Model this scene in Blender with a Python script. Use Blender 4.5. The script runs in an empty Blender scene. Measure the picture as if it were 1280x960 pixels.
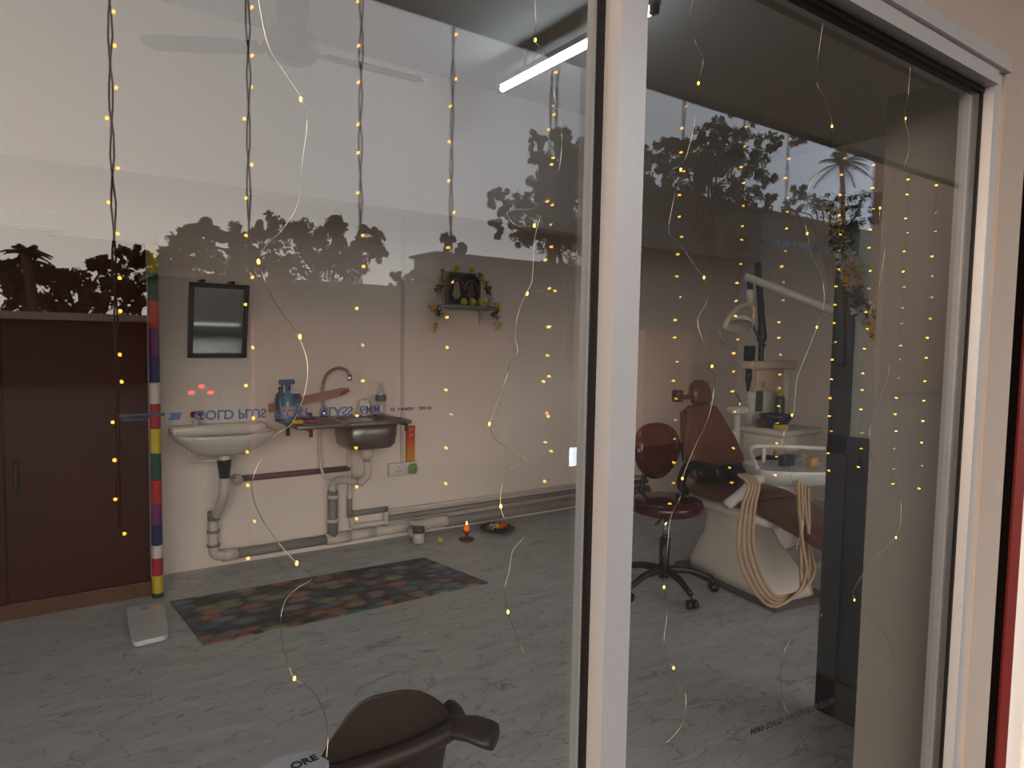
import bpy, bmesh, math, random
from mathutils import Vector, Matrix, Euler
random.seed(7)
S = bpy.context.scene
C = S.collection
PI = math.pi
V = Vector
# ------------------------------------------------------------------ camera
F = 850.0
YAW, PITCH, ROLL = math.radians(35.0), math.radians(-3.63), math.radians(1.06)
CAM = V((0, -0.75, 1.42))
fwd = V((math.sin(YAW)*math.cos(PITCH), math.cos(YAW)*math.cos(PITCH), math.sin(PITCH)))
r0 = V((math.cos(YAW), -math.sin(YAW), 0)); u0 = r0.cross(fwd)
RT = r0*math.cos(ROLL)+u0*math.sin(ROLL); UP = u0*math.cos(ROLL)-r0*math.sin(ROLL)
cd = bpy.data.cameras.new('camera'); cam = bpy.data.objects.new('camera', cd); C.objects.link(cam)
cd.sensor_width = 36; cd.lens = F/1280*36; cd.clip_start = 0.02; cd.clip_end = 400
m = Matrix((RT, UP, -fwd)).transposed().to_4x4(); m.translation = CAM
cam.matrix_world = m
S.camera = cam
S.view_settings.view_transform = 'Standard'; S.view_settings.look = 'None'
S.view_settings.gamma = 1; S.view_settings.use_curve_mapping = False
S.view_settings.exposure = 0.0
S.cycles.use_denoising = True
S.cycles.max_bounces = 10; S.cycles.transparent_max_bounces = 24; S.cycles.caustics_reflective = False
S.cycles.sample_clamp_indirect = 4

def ray(px, py): return (fwd + RT*((px-640)/F) - UP*((py-480)/F))
def at_y(px, py, y):
    d = ray(px, py); return CAM + d*((y-CAM.y)/d.y)
def at_z(px, py, z):
    d = ray(px, py); return CAM + d*((z-CAM.z)/d.z)
def at_x(px, py, x):
    d = ray(px, py); return CAM + d*((x-CAM.x)/d.x)
def mir(px, py, D):            # where the outdoor point stands that the glass mirrors to this place
    p = at_y(px, py, D); p.y = -p.y; return p
# ------------------------------------------------------------------ materials
def lin(c):
    return tuple(((v/255)/12.92 if v/255 <= .04045 else ((v/255+.055)/1.055)**2.4) for v in c)
MC = {}
def mat(name, rgb, rough=.5, metal=0, var=.08, scale=12, emit=None, es=0, spec=.5, bump=0, alpha=None):
    if name in MC: return MC[name]
    M = bpy.data.materials.new(name); M.use_nodes = True; nt = M.node_tree; N = nt.nodes; L = nt.links
    b = N['Principled BSDF']; b.inputs['Roughness'].default_value = rough; b.inputs['Metallic'].default_value = metal
    b.inputs['Specular IOR Level'].default_value = spec
    c = lin(rgb)
    tc = N.new('ShaderNodeTexCoord'); no = N.new('ShaderNodeTexNoise'); no.inputs['Scale'].default_value = scale
    no.inputs['Detail'].default_value = 4
    L.new(tc.outputs['Object'], no.inputs['Vector'])
    mx = N.new('ShaderNodeMix'); mx.data_type = 'RGBA'
    mx.inputs[6].default_value = (*[x*(1-var) for x in c], 1); mx.inputs[7].default_value = (*[min(1, x*(1+var)) for x in c], 1)
    L.new(no.outputs['Fac'], mx.inputs[0]); L.new(mx.outputs[2], b.inputs['Base Color'])
    if bump:
        bp = N.new('ShaderNodeBump'); bp.inputs['Strength'].default_value = bump; bp.inputs['Distance'].default_value = .01
        L.new(no.outputs['Fac'], bp.inputs['Height']); L.new(bp.outputs[0], b.inputs['Normal'])
    if emit:
        b.inputs['Emission Color'].default_value = (*lin(emit), 1); b.inputs['Emission Strength'].default_value = es
    if alpha is not None: b.inputs['Alpha'].default_value = alpha
    MC[name] = M; return M
def glass_mat(name, r, tint=(1, 1, 1)):
    M = bpy.data.materials.new(name); M.use_nodes = True; nt = M.node_tree; N = nt.nodes; L = nt.links
    N.remove(N['Principled BSDF'])
    g = N.new('ShaderNodeNewGeometry'); dt = N.new('ShaderNodeVectorMath'); dt.operation = 'DOT_PRODUCT'
    L.new(g.outputs['Normal'], dt.inputs[0]); L.new(g.outputs['Incoming'], dt.inputs[1])
    ab = N.new('ShaderNodeMath'); ab.operation = 'ABSOLUTE'; L.new(dt.outputs['Value'], ab.inputs[0])
    s = N.new('ShaderNodeMath'); s.operation = 'SUBTRACT'; s.inputs[0].default_value = 1; L.new(ab.outputs[0], s.inputs[1])
    p = N.new('ShaderNodeMath'); p.operation = 'POWER'; p.inputs[1].default_value = 5; L.new(s.outputs[0], p.inputs[0])
    ma = N.new('ShaderNodeMath'); ma.operation = 'MULTIPLY_ADD'; ma.inputs[1].default_value = 1-r; ma.inputs[2].default_value = r
    L.new(p.outputs[0], ma.inputs[0])
    t = N.new('ShaderNodeBsdfTransparent'); t.inputs[0].default_value = (*tint, 1)
    gl = N.new('ShaderNodeBsdfGlossy'); gl.inputs['Roughness'].default_value = 0; gl.inputs[0].default_value = (1, 1, 1, 1)
    mx = N.new('ShaderNodeMixShader'); L.new(ma.outputs[0], mx.inputs[0]); L.new(t.outputs[0], mx.inputs[1]); L.new(gl.outputs[0], mx.inputs[2])
    L.new(mx.outputs[0], N['Material Output'].inputs['Surface'])
    return M
# ------------------------------------------------------------------ mesh helpers
class MB:
    def __init__(s): s.v = []; s.f = []; s.mi = []; s.smooth = []
    def add(s, vs, fs, sm=False, k=0):
        o = len(s.v); s.v += [tuple(x) for x in vs]
        for f in fs: s.f.append(tuple(i+o for i in f)); s.mi.append(k); s.smooth.append(sm)
        return s
    def box(s, a, b, M=None, k=0):
        x0, y0, z0 = a; x1, y1, z1 = b
        vs = [V(p) for p in ((x0,y0,z0),(x1,y0,z0),(x1,y1,z0),(x0,y1,z0),(x0,y0,z1),(x1,y0,z1),(x1,y1,z1),(x0,y1,z1))]
        if M is not None: vs = [M @ p for p in vs]
        return s.add(vs, [(3,2,1,0),(4,5,6,7),(0,1,5,4),(1,2,6,5),(2,3,7,6),(3,0,4,7)], k=k)
    def rbox(s, a, b, r=.01, seg=2, M=None, k=0):
        bm = bmesh.new(); bmesh.ops.create_cube(bm, size=1)
        for v in bm.verts: v.co = V((a[i]+(b[i]-a[i])*(v.co[i]+.5) for i in range(3)))
        bmesh.ops.bevel(bm, geom=bm.edges[:], offset=r, segments=seg, affect='EDGES', profile=.5)
        bm.verts.index_update()
        vs = [(M @ v.co if M is not None else v.co.copy()) for v in bm.verts]
        fs = [tuple(v.index for v in f.verts) for f in bm.faces]; bm.free()
        return s.add(vs, fs, True, k)
    def tube(s, pts, r, seg=8, cap=True, k=0, closed=False):
        pts = [V(p) for p in pts]; n = len(pts)
        rr = r if isinstance(r, (list, tuple)) else [r]*n
        t0 = (pts[1]-pts[0]).normalized(); a = V((0,0,1)) if abs(t0.z) < .9 else V((1,0,0))
        nrm = t0.cross(a).normalized(); vs = []; pt = t0
        for i, p in enumerate(pts):
            if closed: t = (pts[(i+1)%n]-pts[i-1]).normalized()
            elif i == 0: t = t0
            elif i == n-1: t = (pts[-1]-pts[-2]).normalized()
            else:
                t = (pts[i+1]-pts[i-1])
                t = t.normalized() if t.length > 1e-9 else pt
            ax = pt.cross(t)
            if ax.length > 1e-7: nrm = Matrix.Rotation(pt.angle(t), 3, ax.normalized()) @ nrm
            nrm = (nrm - t*nrm.dot(t)).normalized(); bi = t.cross(nrm); pt = t
            for j in range(seg):
                an = 2*PI*j/seg; vs.append(p+(nrm*math.cos(an)+bi*math.sin(an))*rr[i])
        fs = []
        for i in range(n if closed else n-1):
            for j in range(seg):
                a_, b_ = i*seg+j, i*seg+(j+1)%seg; i2 = (i+1)%n
                fs.append((a_, b_, i2*seg+(j+1)%seg, i2*seg+j))
        if cap and not closed:
            fs.append(tuple(range(seg))[::-1]); fs.append(tuple((n-1)*seg+j for j in range(seg)))
        return s.add(vs, fs, True, k)
    def lathe(s, prof, seg=24, M=None, k=0, sx=1, sy=1):
        vs = []; n = len(prof)
        for r, z in prof:
            for j in range(seg):
                a = 2*PI*j/seg; p = V((r*math.cos(a)*sx, r*math.sin(a)*sy, z)); vs.append(M @ p if M is not None else p)
        fs = [(i*seg+j, i*seg+(j+1)%seg, (i+1)*seg+(j+1)%seg, (i+1)*seg+j) for i in range(n-1) for j in range(seg)]
        if prof[0][0] > 1e-6: fs.append(tuple(range(seg))[::-1])
        if prof[-1][0] > 1e-6: fs.append(tuple((n-1)*seg+j for j in range(seg)))
        return s.add(vs, fs, True, k)
    def loft(s, rings, cap=True, k=0, closed=True, sm=True):
        m_ = len(rings[0]); vs = [p for r in rings for p in r]; fs = []
        for i in range(len(rings)-1):
            for j in range(m_ if closed else m_-1):
                fs.append((i*m_+j, i*m_+(j+1)%m_, (i+1)*m_+(j+1)%m_, (i+1)*m_+j))
        if cap and closed:
            fs.append(tuple(range(m_))[::-1]); fs.append(tuple((len(rings)-1)*m_+j for j in range(m_)))
        return s.add(vs, fs, sm, k)
    def prism(s, pts, d, M=None, k=0):     # outline pts (3-D) pushed along the vector d
        n = len(pts); pts = [V(p) for p in pts]; vs = pts+[p+V(d) for p in pts]
        if M is not None: vs = [M @ p for p in vs]
        return s.add(vs, [tuple(range(n))[::-1], tuple(range(n, 2*n))]+[(i,(i+1)%n,(i+1)%n+n,i+n) for i in range(n)], k=k)
    def ball(s, c, r, seg=10, k=0, sc=(1,1,1)):
        n = max(4, seg//2)
        prof = [(r*math.sin(PI*i/n), -r*math.cos(PI*i/n)) for i in range(n+1)]
        prof[0] = (0.0001*r, -r); prof[-1] = (.0001*r, r)
        return s.lathe(prof, seg, Matrix.Translation(V(c)) @ Matrix.Diagonal((*sc, 1)), k)
    def build(s, name, mats, parent=None, origin=None, sub=0):
        me = bpy.data.meshes.new(name)
        o_ = V(origin) if origin is not None else V((0,0,0))
        me.from_pydata([tuple(V(p)-o_) for p in s.v], [], s.f)
        if not isinstance(mats, (list, tuple)): mats = [mats]
        for x in mats: me.materials.append(x)
        me.polygons.foreach_set('material_index', s.mi); me.polygons.foreach_set('use_smooth', s.smooth)
        bm = bmesh.new(); bm.from_mesh(me); bmesh.ops.recalc_face_normals(bm, faces=bm.faces[:]); bm.to_mesh(me); bm.free()
        me.update()
        o = bpy.data.objects.new(name, me); C.objects.link(o); o.location = o_
        if parent is not None:
            o.parent = parent; o.location = o_ - parent_loc(parent)
        if sub:
            md = o.modifiers.new('sub', 'SUBSURF'); md.levels = sub; md.render_levels = sub
        return o
LOC = {}
def parent_loc(p):
    t = V((0,0,0))
    while p is not None: t = t + p.location; p = p.parent
    return t
def tag(o, label, cat, group=None, kind=None):
    o['label'] = label; o['category'] = cat
    if group: o['group'] = group
    if kind: o['kind'] = kind
    return o
def thing(name, label, cat, loc=(0,0,0), group=None, kind=None):
    o = bpy.data.objects.new(name, None); C.objects.link(o); o.location = V(loc); o.empty_display_size = .05
    return tag(o, label, cat, group, kind)
def struct(o, label=None, cat=None):
    o['kind'] = 'structure'
    if label: o['label'] = label
    if cat: o['category'] = cat
    return o
def smooth(pts, n=6):
    pts = [V(p) for p in pts]; out = []
    for i in range(len(pts)-1):
        a = pts[i-1] if i else pts[0]*2-pts[1]; b, c = pts[i], pts[i+1]; d = pts[i+2] if i+2 < len(pts) else pts[-1]*2-pts[-2]
        for k in range(n):
            t = k/n; out.append(.5*((2*b)+(c-a)*t+(2*a-5*b+4*c-d)*t*t+(3*b-a-3*c+d)*t**3))
    out.append(pts[-1]); return out
def text(body, size, loc, ux, uy, m_, name, parent, extrude=.0004):
    cu = bpy.data.curves.new(name, 'FONT'); cu.body = body; cu.size = size; cu.extrude = extrude; cu.offset = size*.022; cu.materials.append(m_)
    o = bpy.data.objects.new(name, cu); C.objects.link(o)
    ux = V(ux).normalized(); uy = V(uy).normalized(); uz = ux.cross(uy)
    mm = Matrix((ux, uy, uz)).transposed().to_4x4(); mm.translation = V(loc)
    bpy.context.view_layer.update()
    me = bpy.data.meshes.new_from_object(o); bpy.data.objects.remove(o); bpy.data.curves.remove(cu)
    o = bpy.data.objects.new(name, me); C.objects.link(o)
    o.parent = parent; mm.translation -= parent_loc(parent); o.matrix_local = mm
    return o
# ------------------------------------------------------------------ palette
white_wall = mat('white wall paint', (224, 212, 203), .75, var=.03, scale=2)
ceil_m = mat('ceiling paint', (190, 186, 180), .85, var=.03)
plaster = mat('beige plaster', (156, 146, 138), .85, var=.06, scale=8)
alum = mat('brushed aluminium', (184, 186, 190), .4, .45, var=.05, scale=40)
gasket = mat('dark rubber gasket', (14, 11, 11), .5, spec=.25)
pvc = mat('white PVC pipe', (196, 188, 180), .45, var=.05)
gpvc = mat('grey PVC pipe', (128, 124, 122), .5, var=.06)
dpvc = mat('dark grey PVC pipe', (82, 74, 76), .5, var=.06)
ceramic = mat('glazed white ceramic', (216, 210, 202), .12, var=.02)
steel = mat('stainless steel', (124, 124, 124), .33, .9, var=.12, scale=30)
chrome = mat('chrome', (205, 203, 200), .12, 1, var=.02)
brownleather = mat('brown leatherette', (100, 64, 50), .28, var=.12, scale=20)
darkleather = mat('dark maroon leatherette', (66, 30, 28), .16, var=.12, scale=20)
black = mat('black plastic', (26, 25, 26), .45)
darkframe = mat('dark brown frame', (48, 36, 30), .4)
white_pl = mat('white plastic', (206, 200, 192), .35, var=.03)
grey_pl = mat('grey plastic', (150, 150, 148), .45, var=.05)
hosem = mat('beige rubber hose', (176, 150, 120), .45, var=.08)
gold = mat('gold tinsel', (236, 184, 60), .3, .25, var=.3)
silver = mat('silver tinsel', (206, 212, 216), .3, .3, var=.2)
gtin = mat('dark green tinsel', (60, 66, 44), .4, .4, var=.3)
yellowf = mat('yellow flower petals', (196, 186, 40), .6, var=.2)
led = mat('warm LED', (255, 200, 90), .3, emit=(255, 180, 60), es=26)
led2 = mat('fairy LED', (255, 200, 90), .3, emit=(255, 190, 80), es=5)
wire = mat('dark green light wire', (60, 54, 46), .5)
silverwire = mat('silver fairy wire', (210, 196, 170), .22, 1)
bark = mat('tree bark', (66, 54, 46), .9, var=.2)
leafm = [mat('leaves %d' % i, c, .7, var=.3, scale=3) for i, c in enumerate([(58, 62, 48), (50, 56, 46), (64, 64, 50), (56, 60, 52)])]
# ------------------------------------------------------------------ world: dusk sky with a warm glow low in the west
W = bpy.data.worlds.new('dusk sky'); S.world = W; W.use_nodes = True
nt = W.node_tree; N = nt.nodes; L = nt.links
bg = N['Background']
tc = N.new('ShaderNodeTexCoord'); sp = N.new('ShaderNodeSeparateXYZ'); L.new(tc.outputs['Generated'], sp.inputs[0])
mr = N.new('ShaderNodeMapRange'); mr.inputs[1].default_value = -.1; mr.inputs[2].default_value = .85; L.new(sp.outputs['X'], mr.inputs[0])
hz = N.new('ShaderNodeMix'); hz.data_type = 'RGBA'
hz.inputs[6].default_value = (5.7, 4.95, 4.25, 1); hz.inputs[7].default_value = (1.7, 1.95, 2.3, 1); L.new(mr.outputs[0], hz.inputs[0])
up = N.new('ShaderNodeMapRange'); up.inputs[1].default_value = 0; up.inputs[2].default_value = .9; L.new(sp.outputs['Z'], up.inputs[0])
zn = N.new('ShaderNodeMix'); zn.data_type = 'RGBA'; zn.inputs[7].default_value = (1.05, 1.15, 1.35, 1)
L.new(hz.outputs[2], zn.inputs[6]); L.new(up.outputs[0], zn.inputs[0])
dt = N.new('ShaderNodeVectorMath'); dt.operation = 'DOT_PRODUCT'; gd = V((-.997, -.03, .09)).normalized(); dt.inputs[1].default_value = gd
L.new(tc.outputs['Generated'], dt.inputs[0])
mx0 = N.new('ShaderNodeMath'); mx0.operation = 'MAXIMUM'; mx0.inputs[1].default_value = 0; L.new(dt.outputs['Value'], mx0.inputs[0])
pw = N.new('ShaderNodeMath'); pw.operation = 'POWER'; pw.inputs[1].default_value = 150; L.new(mx0.outputs[0], pw.inputs[0])
ad = N.new('ShaderNodeMix'); ad.data_type = 'RGBA'; ad.blend_type = 'ADD'; ad.inputs[7].default_value = (80, 54, 36, 1)
L.new(zn.outputs[2], ad.inputs[6]); L.new(pw.outputs[0], ad.inputs[0]); L.new(ad.outputs[2], bg.inputs[0])
bg.inputs[1].default_value = 1.0
# ------------------------------------------------------------------ room shell
YB, ZC, XR, XL = 3.65, 3.2, 5.9, -2.4
def floor_material():
    M = bpy.data.materials.new('grey marble vinyl'); M.use_nodes = True; nt = M.node_tree; N = nt.nodes; L = nt.links
    b = N['Principled BSDF']; b.inputs['Roughness'].default_value = .38
    tc = N.new('ShaderNodeTexCoord'); mp = N.new('ShaderNodeMapping'); mp.inputs['Scale'].default_value = (2.2, 5.5, 1); mp.inputs['Rotation'].default_value = (0, 0, .5)
    L.new(tc.outputs['Object'], mp.inputs[0])
    n1 = N.new('ShaderNodeTexNoise'); n1.inputs['Scale'].default_value = 1.6; n1.inputs['Detail'].default_value = 7; n1.inputs['Distortion'].default_value = 1.1
    L.new(mp.outputs[0], n1.inputs['Vector'])
    cr = N.new('ShaderNodeValToRGB'); e = cr.color_ramp.elements
    e[0].position = .487; e[0].color = (*lin((184, 187, 187)), 1); e[1].position = .515; e[1].color = (*lin((188, 191, 191)), 1)
    k = cr.color_ramp.elements.new(.5); k.color = (*lin((142, 144, 144)), 1)
    L.new(n1.outputs['Fac'], cr.inputs[0])
    n2 = N.new('ShaderNodeTexNoise'); n2.inputs['Scale'].default_value = 2.5; n2.inputs['Detail'].default_value = 6; L.new(mp.outputs[0], n2.inputs['Vector'])
    r2 = N.new('ShaderNodeValToRGB'); r2.color_ramp.elements[0].position = .3; r2.color_ramp.elements[0].color = (.8, .8, .8, 1); r2.color_ramp.elements[1].position = .7
    L.new(n2.outputs['Fac'], r2.inputs[0])
    mu = N.new('ShaderNodeMix'); mu.data_type = 'RGBA'; mu.blend_type = 'MULTIPLY'; mu.inputs[0].default_value = 1
    L.new(cr.outputs[0], mu.inputs[6]); L.new(r2.outputs[0], mu.inputs[7]); L.new(mu.outputs[2], b.inputs['Base Color'])
    return M
struct(MB().box((XL-.2, -.1, -.12), (XR+.2, YB+.2, 0)).build('floor', floor_material()))
struct(MB().box((XL-.2, .0, ZC), (XR+.2, YB+.2, ZC+.15)).build('ceiling', ceil_m))
struct(MB().box((XL-.2, YB, 0), (XR+.2, YB+.2, ZC)).build('wall_back', white_wall))
struct(MB().box((XR, .0, 0), (XR+.2, YB, ZC)).build('wall_right', white_wall))
struct(MB().box((XL-.2, .0, 0), (XL, YB, ZC)).build('wall_left', white_wall))
# deep overhead storage loft along the back wall
struct(MB().box((XL, 3.43, 2.28), (XR, YB, ZC)).build('trim_1', white_wall), 'white boxed-in loft running along the top of the back wall')
XW0, XP, XW1, ZT = -1.8, .673, 1.92, 2.06      # window: left end, post, right end, top
# front wall: pier, door header, right part, above the window
fw = MB()
fw.box((XL-.2, -.03, 0), (XW0-.06, .16, ZC)); fw.box((XW0-.06, -.03, ZT+.07), (XR+.2, .16, ZC))
struct(fw.build('wall_front', plaster))
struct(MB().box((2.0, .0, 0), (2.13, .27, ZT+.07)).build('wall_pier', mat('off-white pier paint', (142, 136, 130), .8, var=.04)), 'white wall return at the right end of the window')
ow = MB(); ow.box((XW1+.04, -.035, 0), (2.105, .0, ZT+.07))
struct(ow.build('trim_2', plaster), 'beige plaster strip outside at the right of the window')
struct(MB().box((3.6, -.03, 0), (XR+.2, .12, ZT+.07)).build('wall_right_front', plaster))
# red painted frame of the neighbouring doorway
rd = MB(); rd.box((2.225, -.022, 0), (2.295, .02, 2.14))
tag(rd.build('door_frame_post', mat('dark red paint', (116, 34, 28), .4)), 'dark red painted doorway post at the far right', 'doorway post')['kind'] = 'structure'
wd = MB().rbox((2.298, -.02, 0), (2.5, .02, 2.14), .004); 
struct(wd.build('trim_5', mat('white painted jamb', (225, 220, 214), .5)), 'white painted jamb beyond the red post')
struct(MB().box((2.105, -.02, 0), (2.212, .05, 2.15)).build('trim_3', mat('painted gap shade', (16, 12, 11), 1, spec=0)))  # solid black strip standing in for the shade inside the gap
# ------------------------------------------------------------------ window
win = thing('window_1', 'wide aluminium shopfront window with two glass panes', 'window', (0, 0, 0)); win['kind'] = 'structure'
post = MB(); post.box((XP, -.036, .02), (XP+.052, .03, ZT)); post.box((XP-.008, -.004, .02), (XP, .02, ZT), k=1); post.box((XP-.013, .006, .02), (XP-.008, .02, ZT), k=0)
post.box((XP+.052, -.012, .02), (XP+.06, .02, ZT), k=0)
post.build('post', [alum, gasket], win)
fr = MB()
fr.box((XW1, -.027, .02), (XW1+.04, .05, ZT+.035)); fr.box((XW0-.05, -.035, .02), (XW0, .05, ZT+.035))
fr.box((XW0, -.035, ZT), (XW1, .05, ZT+.035)); fr.box((XW0, -.035, 0), (XW1, .05, .1))
fr.box((XW0, -.045, ZT+.035), (XW1+.045, .05, ZT+.07))
fr.build('frame', alum, win)
gk = MB(); gk.box((XW1-.005, -.004, .1), (XW1, .02, ZT)); gk.box((XP+.06, -.006, ZT-.012), (XW1, .02, ZT)); gk.box((XW0, -.006, ZT-.012), (XP, .02, ZT))
gk.build('gasket', gasket, win)
gm = glass_mat('window glass', .042, (.985, .99, .985))
MB().box((XW0, 0, .1), (XP-.004, .006, ZT)).build('glass_pane', gm, win)
MB().box((XP+.052, 0, .1), (XW1, .006, ZT)).build('glass_pane', gm, win)
ink = mat('blue glass ink', (36, 66, 112), .6); dink = mat('dark glass ink', (24, 28, 44), .6)
def fit_text(body, p0, p1, hpx, m_, flipv, y=.0075, name='lettering', ext=.0002):
    a = at_y(*p0, y); b = at_y(*p1, y); h = (at_y(p0[0], p0[1]-hpx, y)-a).length
    ux = (b-a).normalized(); uy = V((0, 0, -1 if flipv else 1)); uy = (uy-ux*uy.dot(ux)).normalized()
    o = text(body, h/.72, a, ux, uy, m_, name, win, ext)
    bpy.context.view_layer.update()
    w = max(v.co.x for v in o.data.vertices)
    if w > 1e-6: o.matrix_local = o.matrix_local @ Matrix.Diagonal(((b-a).length/w, 1, 1, 1))
    return o
fit_text('GOLD PLUS', (243, 514), (333, 511), 12, ink, True)
fit_text('FLOAT', (344, 513), (387, 511), 11, ink, True)
fit_text('GLASS', (399, 509.5), (441, 508.5), 11, ink, True)
fit_text('6MM', (450, 507.5), (475, 506.5), 11, ink, True)
fit_text('IS 14900 : 2018', (488, 510), (539, 508), 4, dink, True)
lg = MB()
for (x0, y0, x1, y1) in ((212, 516, 227, 518), (213, 519, 226, 521), (211, 522, 225, 524.5)):
    a = at_y(x0, y0, .0072); b = at_y(x1, y1, .0072); lg.box((a.x, .0064, b.z), (b.x, .0074, a.z))
lg.build('logo_mark', ink, win)
lg = MB()
for (x0, y0, x1, y1) in ((148, 518, 206, 520), (160, 520.5, 186, 523), (152, 523, 184, 525)):
    a = at_y(x0, y0, .0072); b = at_y(x1, y1, .0072); lg.box((a.x, .0064, b.z), (b.x, .0074, a.z))
lg.build('logo_mark', dink, win)
def rev_text(body, p0, p1, hpx, m_):     # lettering that reads mirrored: it faces into the room
    a = at_y(*p0, .0075); b = at_y(*p1, .0075); h = (at_y(p0[0], p0[1]-hpx, .0075)-a).length
    ux = (a-b).normalized(); uy = V((0, 0, 1)); uy = (uy-ux*uy.dot(ux)).normalized()
    o = text(body, h/.72, b, ux, uy, m_, 'lettering', win, .0002); bpy.context.view_layer.update()
    w = max(v.co.x for v in o.data.vertices); o.matrix_local = o.matrix_local @ Matrix.Diagonal(((b-a).length/w, 1, 1, 1))
rev_text('(*)', (951, 303), (961, 304), 6, dink)
rev_text('6MM', (964, 305), (974, 306), 6, ink)
rev_text('GLASS', (978, 307), (994, 309), 6, ink)
rev_text('FLOAT', (998, 309.5), (1013, 311), 6, ink)
rev_text('IS', (1017, 311.5), (1023, 312.5), 4, dink)
rev_text('7.5.2', (1032, 314), (1042, 316), 7, ink)
rev_text('GOLD PLUS FLOAT GLASS 6MM', (938, 919), (1042, 879), 8, dink)
# fairy wires taped down the inside of the glass
def fairy(paths, leds, label):
    root = thing('fairy_light_wire', label, 'fairy lights', at_y(*paths[0][0], .02), 'fairy light wires on the glass')
    mb = MB()
    pts = [p for seg in paths for p in seg]
    w = smooth([at_y(p[0], p[1], .02+.006*math.sin(i*1.7)) for i, p in enumerate(pts)], 7)
    mb.tube(w, .00042, 5); mb.build('wire', silverwire, root)
    for (x, y) in leds:
        c = at_y(x, y, .02); b = MB(); b.ball(c, .0019, 8, sc=(1, 1, 1.6)); b.build('bulb', led2, root)
    return root
fairy([[(318, -30), (333, 50), (352, 85), (376, 122), (384, 150), (378, 200), (372, 255), (352, 288), (336, 303), (325, 322), (331, 350), (346, 382), (370, 415), (384, 452), (381, 490), (366, 528), (343, 545), (327, 572), (315, 605), (323, 640), (347, 677), (371, 704), (390, 722), (372, 735), (357, 750), (351, 775), (353, 805), (361, 832), (369, 849), (390, 863), (405, 890), (410, 918), (408, 950)]],
      [(376, 124), (323, 327), (371, 704), (368, 848), (375, 421)], 'silver fairy light wire trailing past the mirror and the sink')
fairy([[(667, -20), (670, 30), (668, 50), (682, 66), (689, 85), (681, 106), (668, 104), (664, 86), (672, 68), (688, 80), (693, 120), (702, 160), (700, 205), (690, 240), (667, 260), (642, 262), (634, 268), (646, 282), (668, 282), (676, 268), (668, 300), (665, 350), (657, 368), (647, 395), (644, 420), (647, 440), (638, 452), (632, 475), (621, 505), (613, 530), (620, 550), (640, 562), (659, 578), (640, 584), (628, 606), (626, 634), (634, 652), (656, 668), (641, 688), (636, 715), (631, 738), (635, 765), (646, 795), (657, 822)]],
      [(669, 50), (668, 282), (659, 367), (612, 530), (626, 633), (635, 765)], 'silver fairy light wire hanging in loops left of the aluminium post')
fairy([[(872, -20), (862, 20), (866, 42), (872, 60), (879, 74), (873, 105), (870, 140), (866, 165), (858, 195), (850, 213), (842, 250), (836, 290), (850, 305), (868, 332), (880, 348), (884, 375), (872, 400), (880, 430), (890, 458), (893, 480), (886, 520), (868, 560), (853, 598), (850, 622), (838, 648), (834, 690), (830, 735), (834, 765), (830, 800), (834, 822), (843, 836), (855, 860), (857, 885), (850, 910), (831, 930)]],
      [(873, 104), (851, 212), (880, 347), (890, 458), (853, 598), (830, 734), (842, 835)], 'silver fairy light wire hanging just right of the aluminium post')
fairy([[(1030, 20), (1022, 75), (1021, 104), (1029, 118), (1037, 140), (1040, 160), (1036, 195), (1022, 215), (1011, 235), (1005, 268), (1009, 292), (1014, 318), (1027, 345), (1030, 380), (1021, 410), (1003, 455), (996, 475), (991, 520), (979, 548), (990, 600), (1004, 650), (996, 690), (1012, 735), (1027, 768), (1000, 790), (984, 806), (975, 840), (979, 875), (984, 890), (1000, 920), (1010, 938)]],
      [(1040, 158), (1009, 292), (1021, 409), (990, 519)], 'silver fairy light wire hanging in front of the dental chair')
fairy([[(1138, 80), (1135, 120), (1131, 148), (1137, 176), (1131, 205), (1112, 235), (1100, 260), (1102, 290), (1106, 312), (1098, 360), (1088, 390), (1096, 430), (1112, 455), (1100, 500), (1086, 545), (1094, 580), (1122, 610), (1126, 650), (1118, 672), (1092, 700), (1070, 732), (1068, 750), (1082, 764), (1108, 795), (1118, 822), (1104, 830)]],
      [(1132, 148), (1100, 260), (1068, 750), (1120, 672)], 'silver fairy light wire hanging in front of the white wall return')
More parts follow.
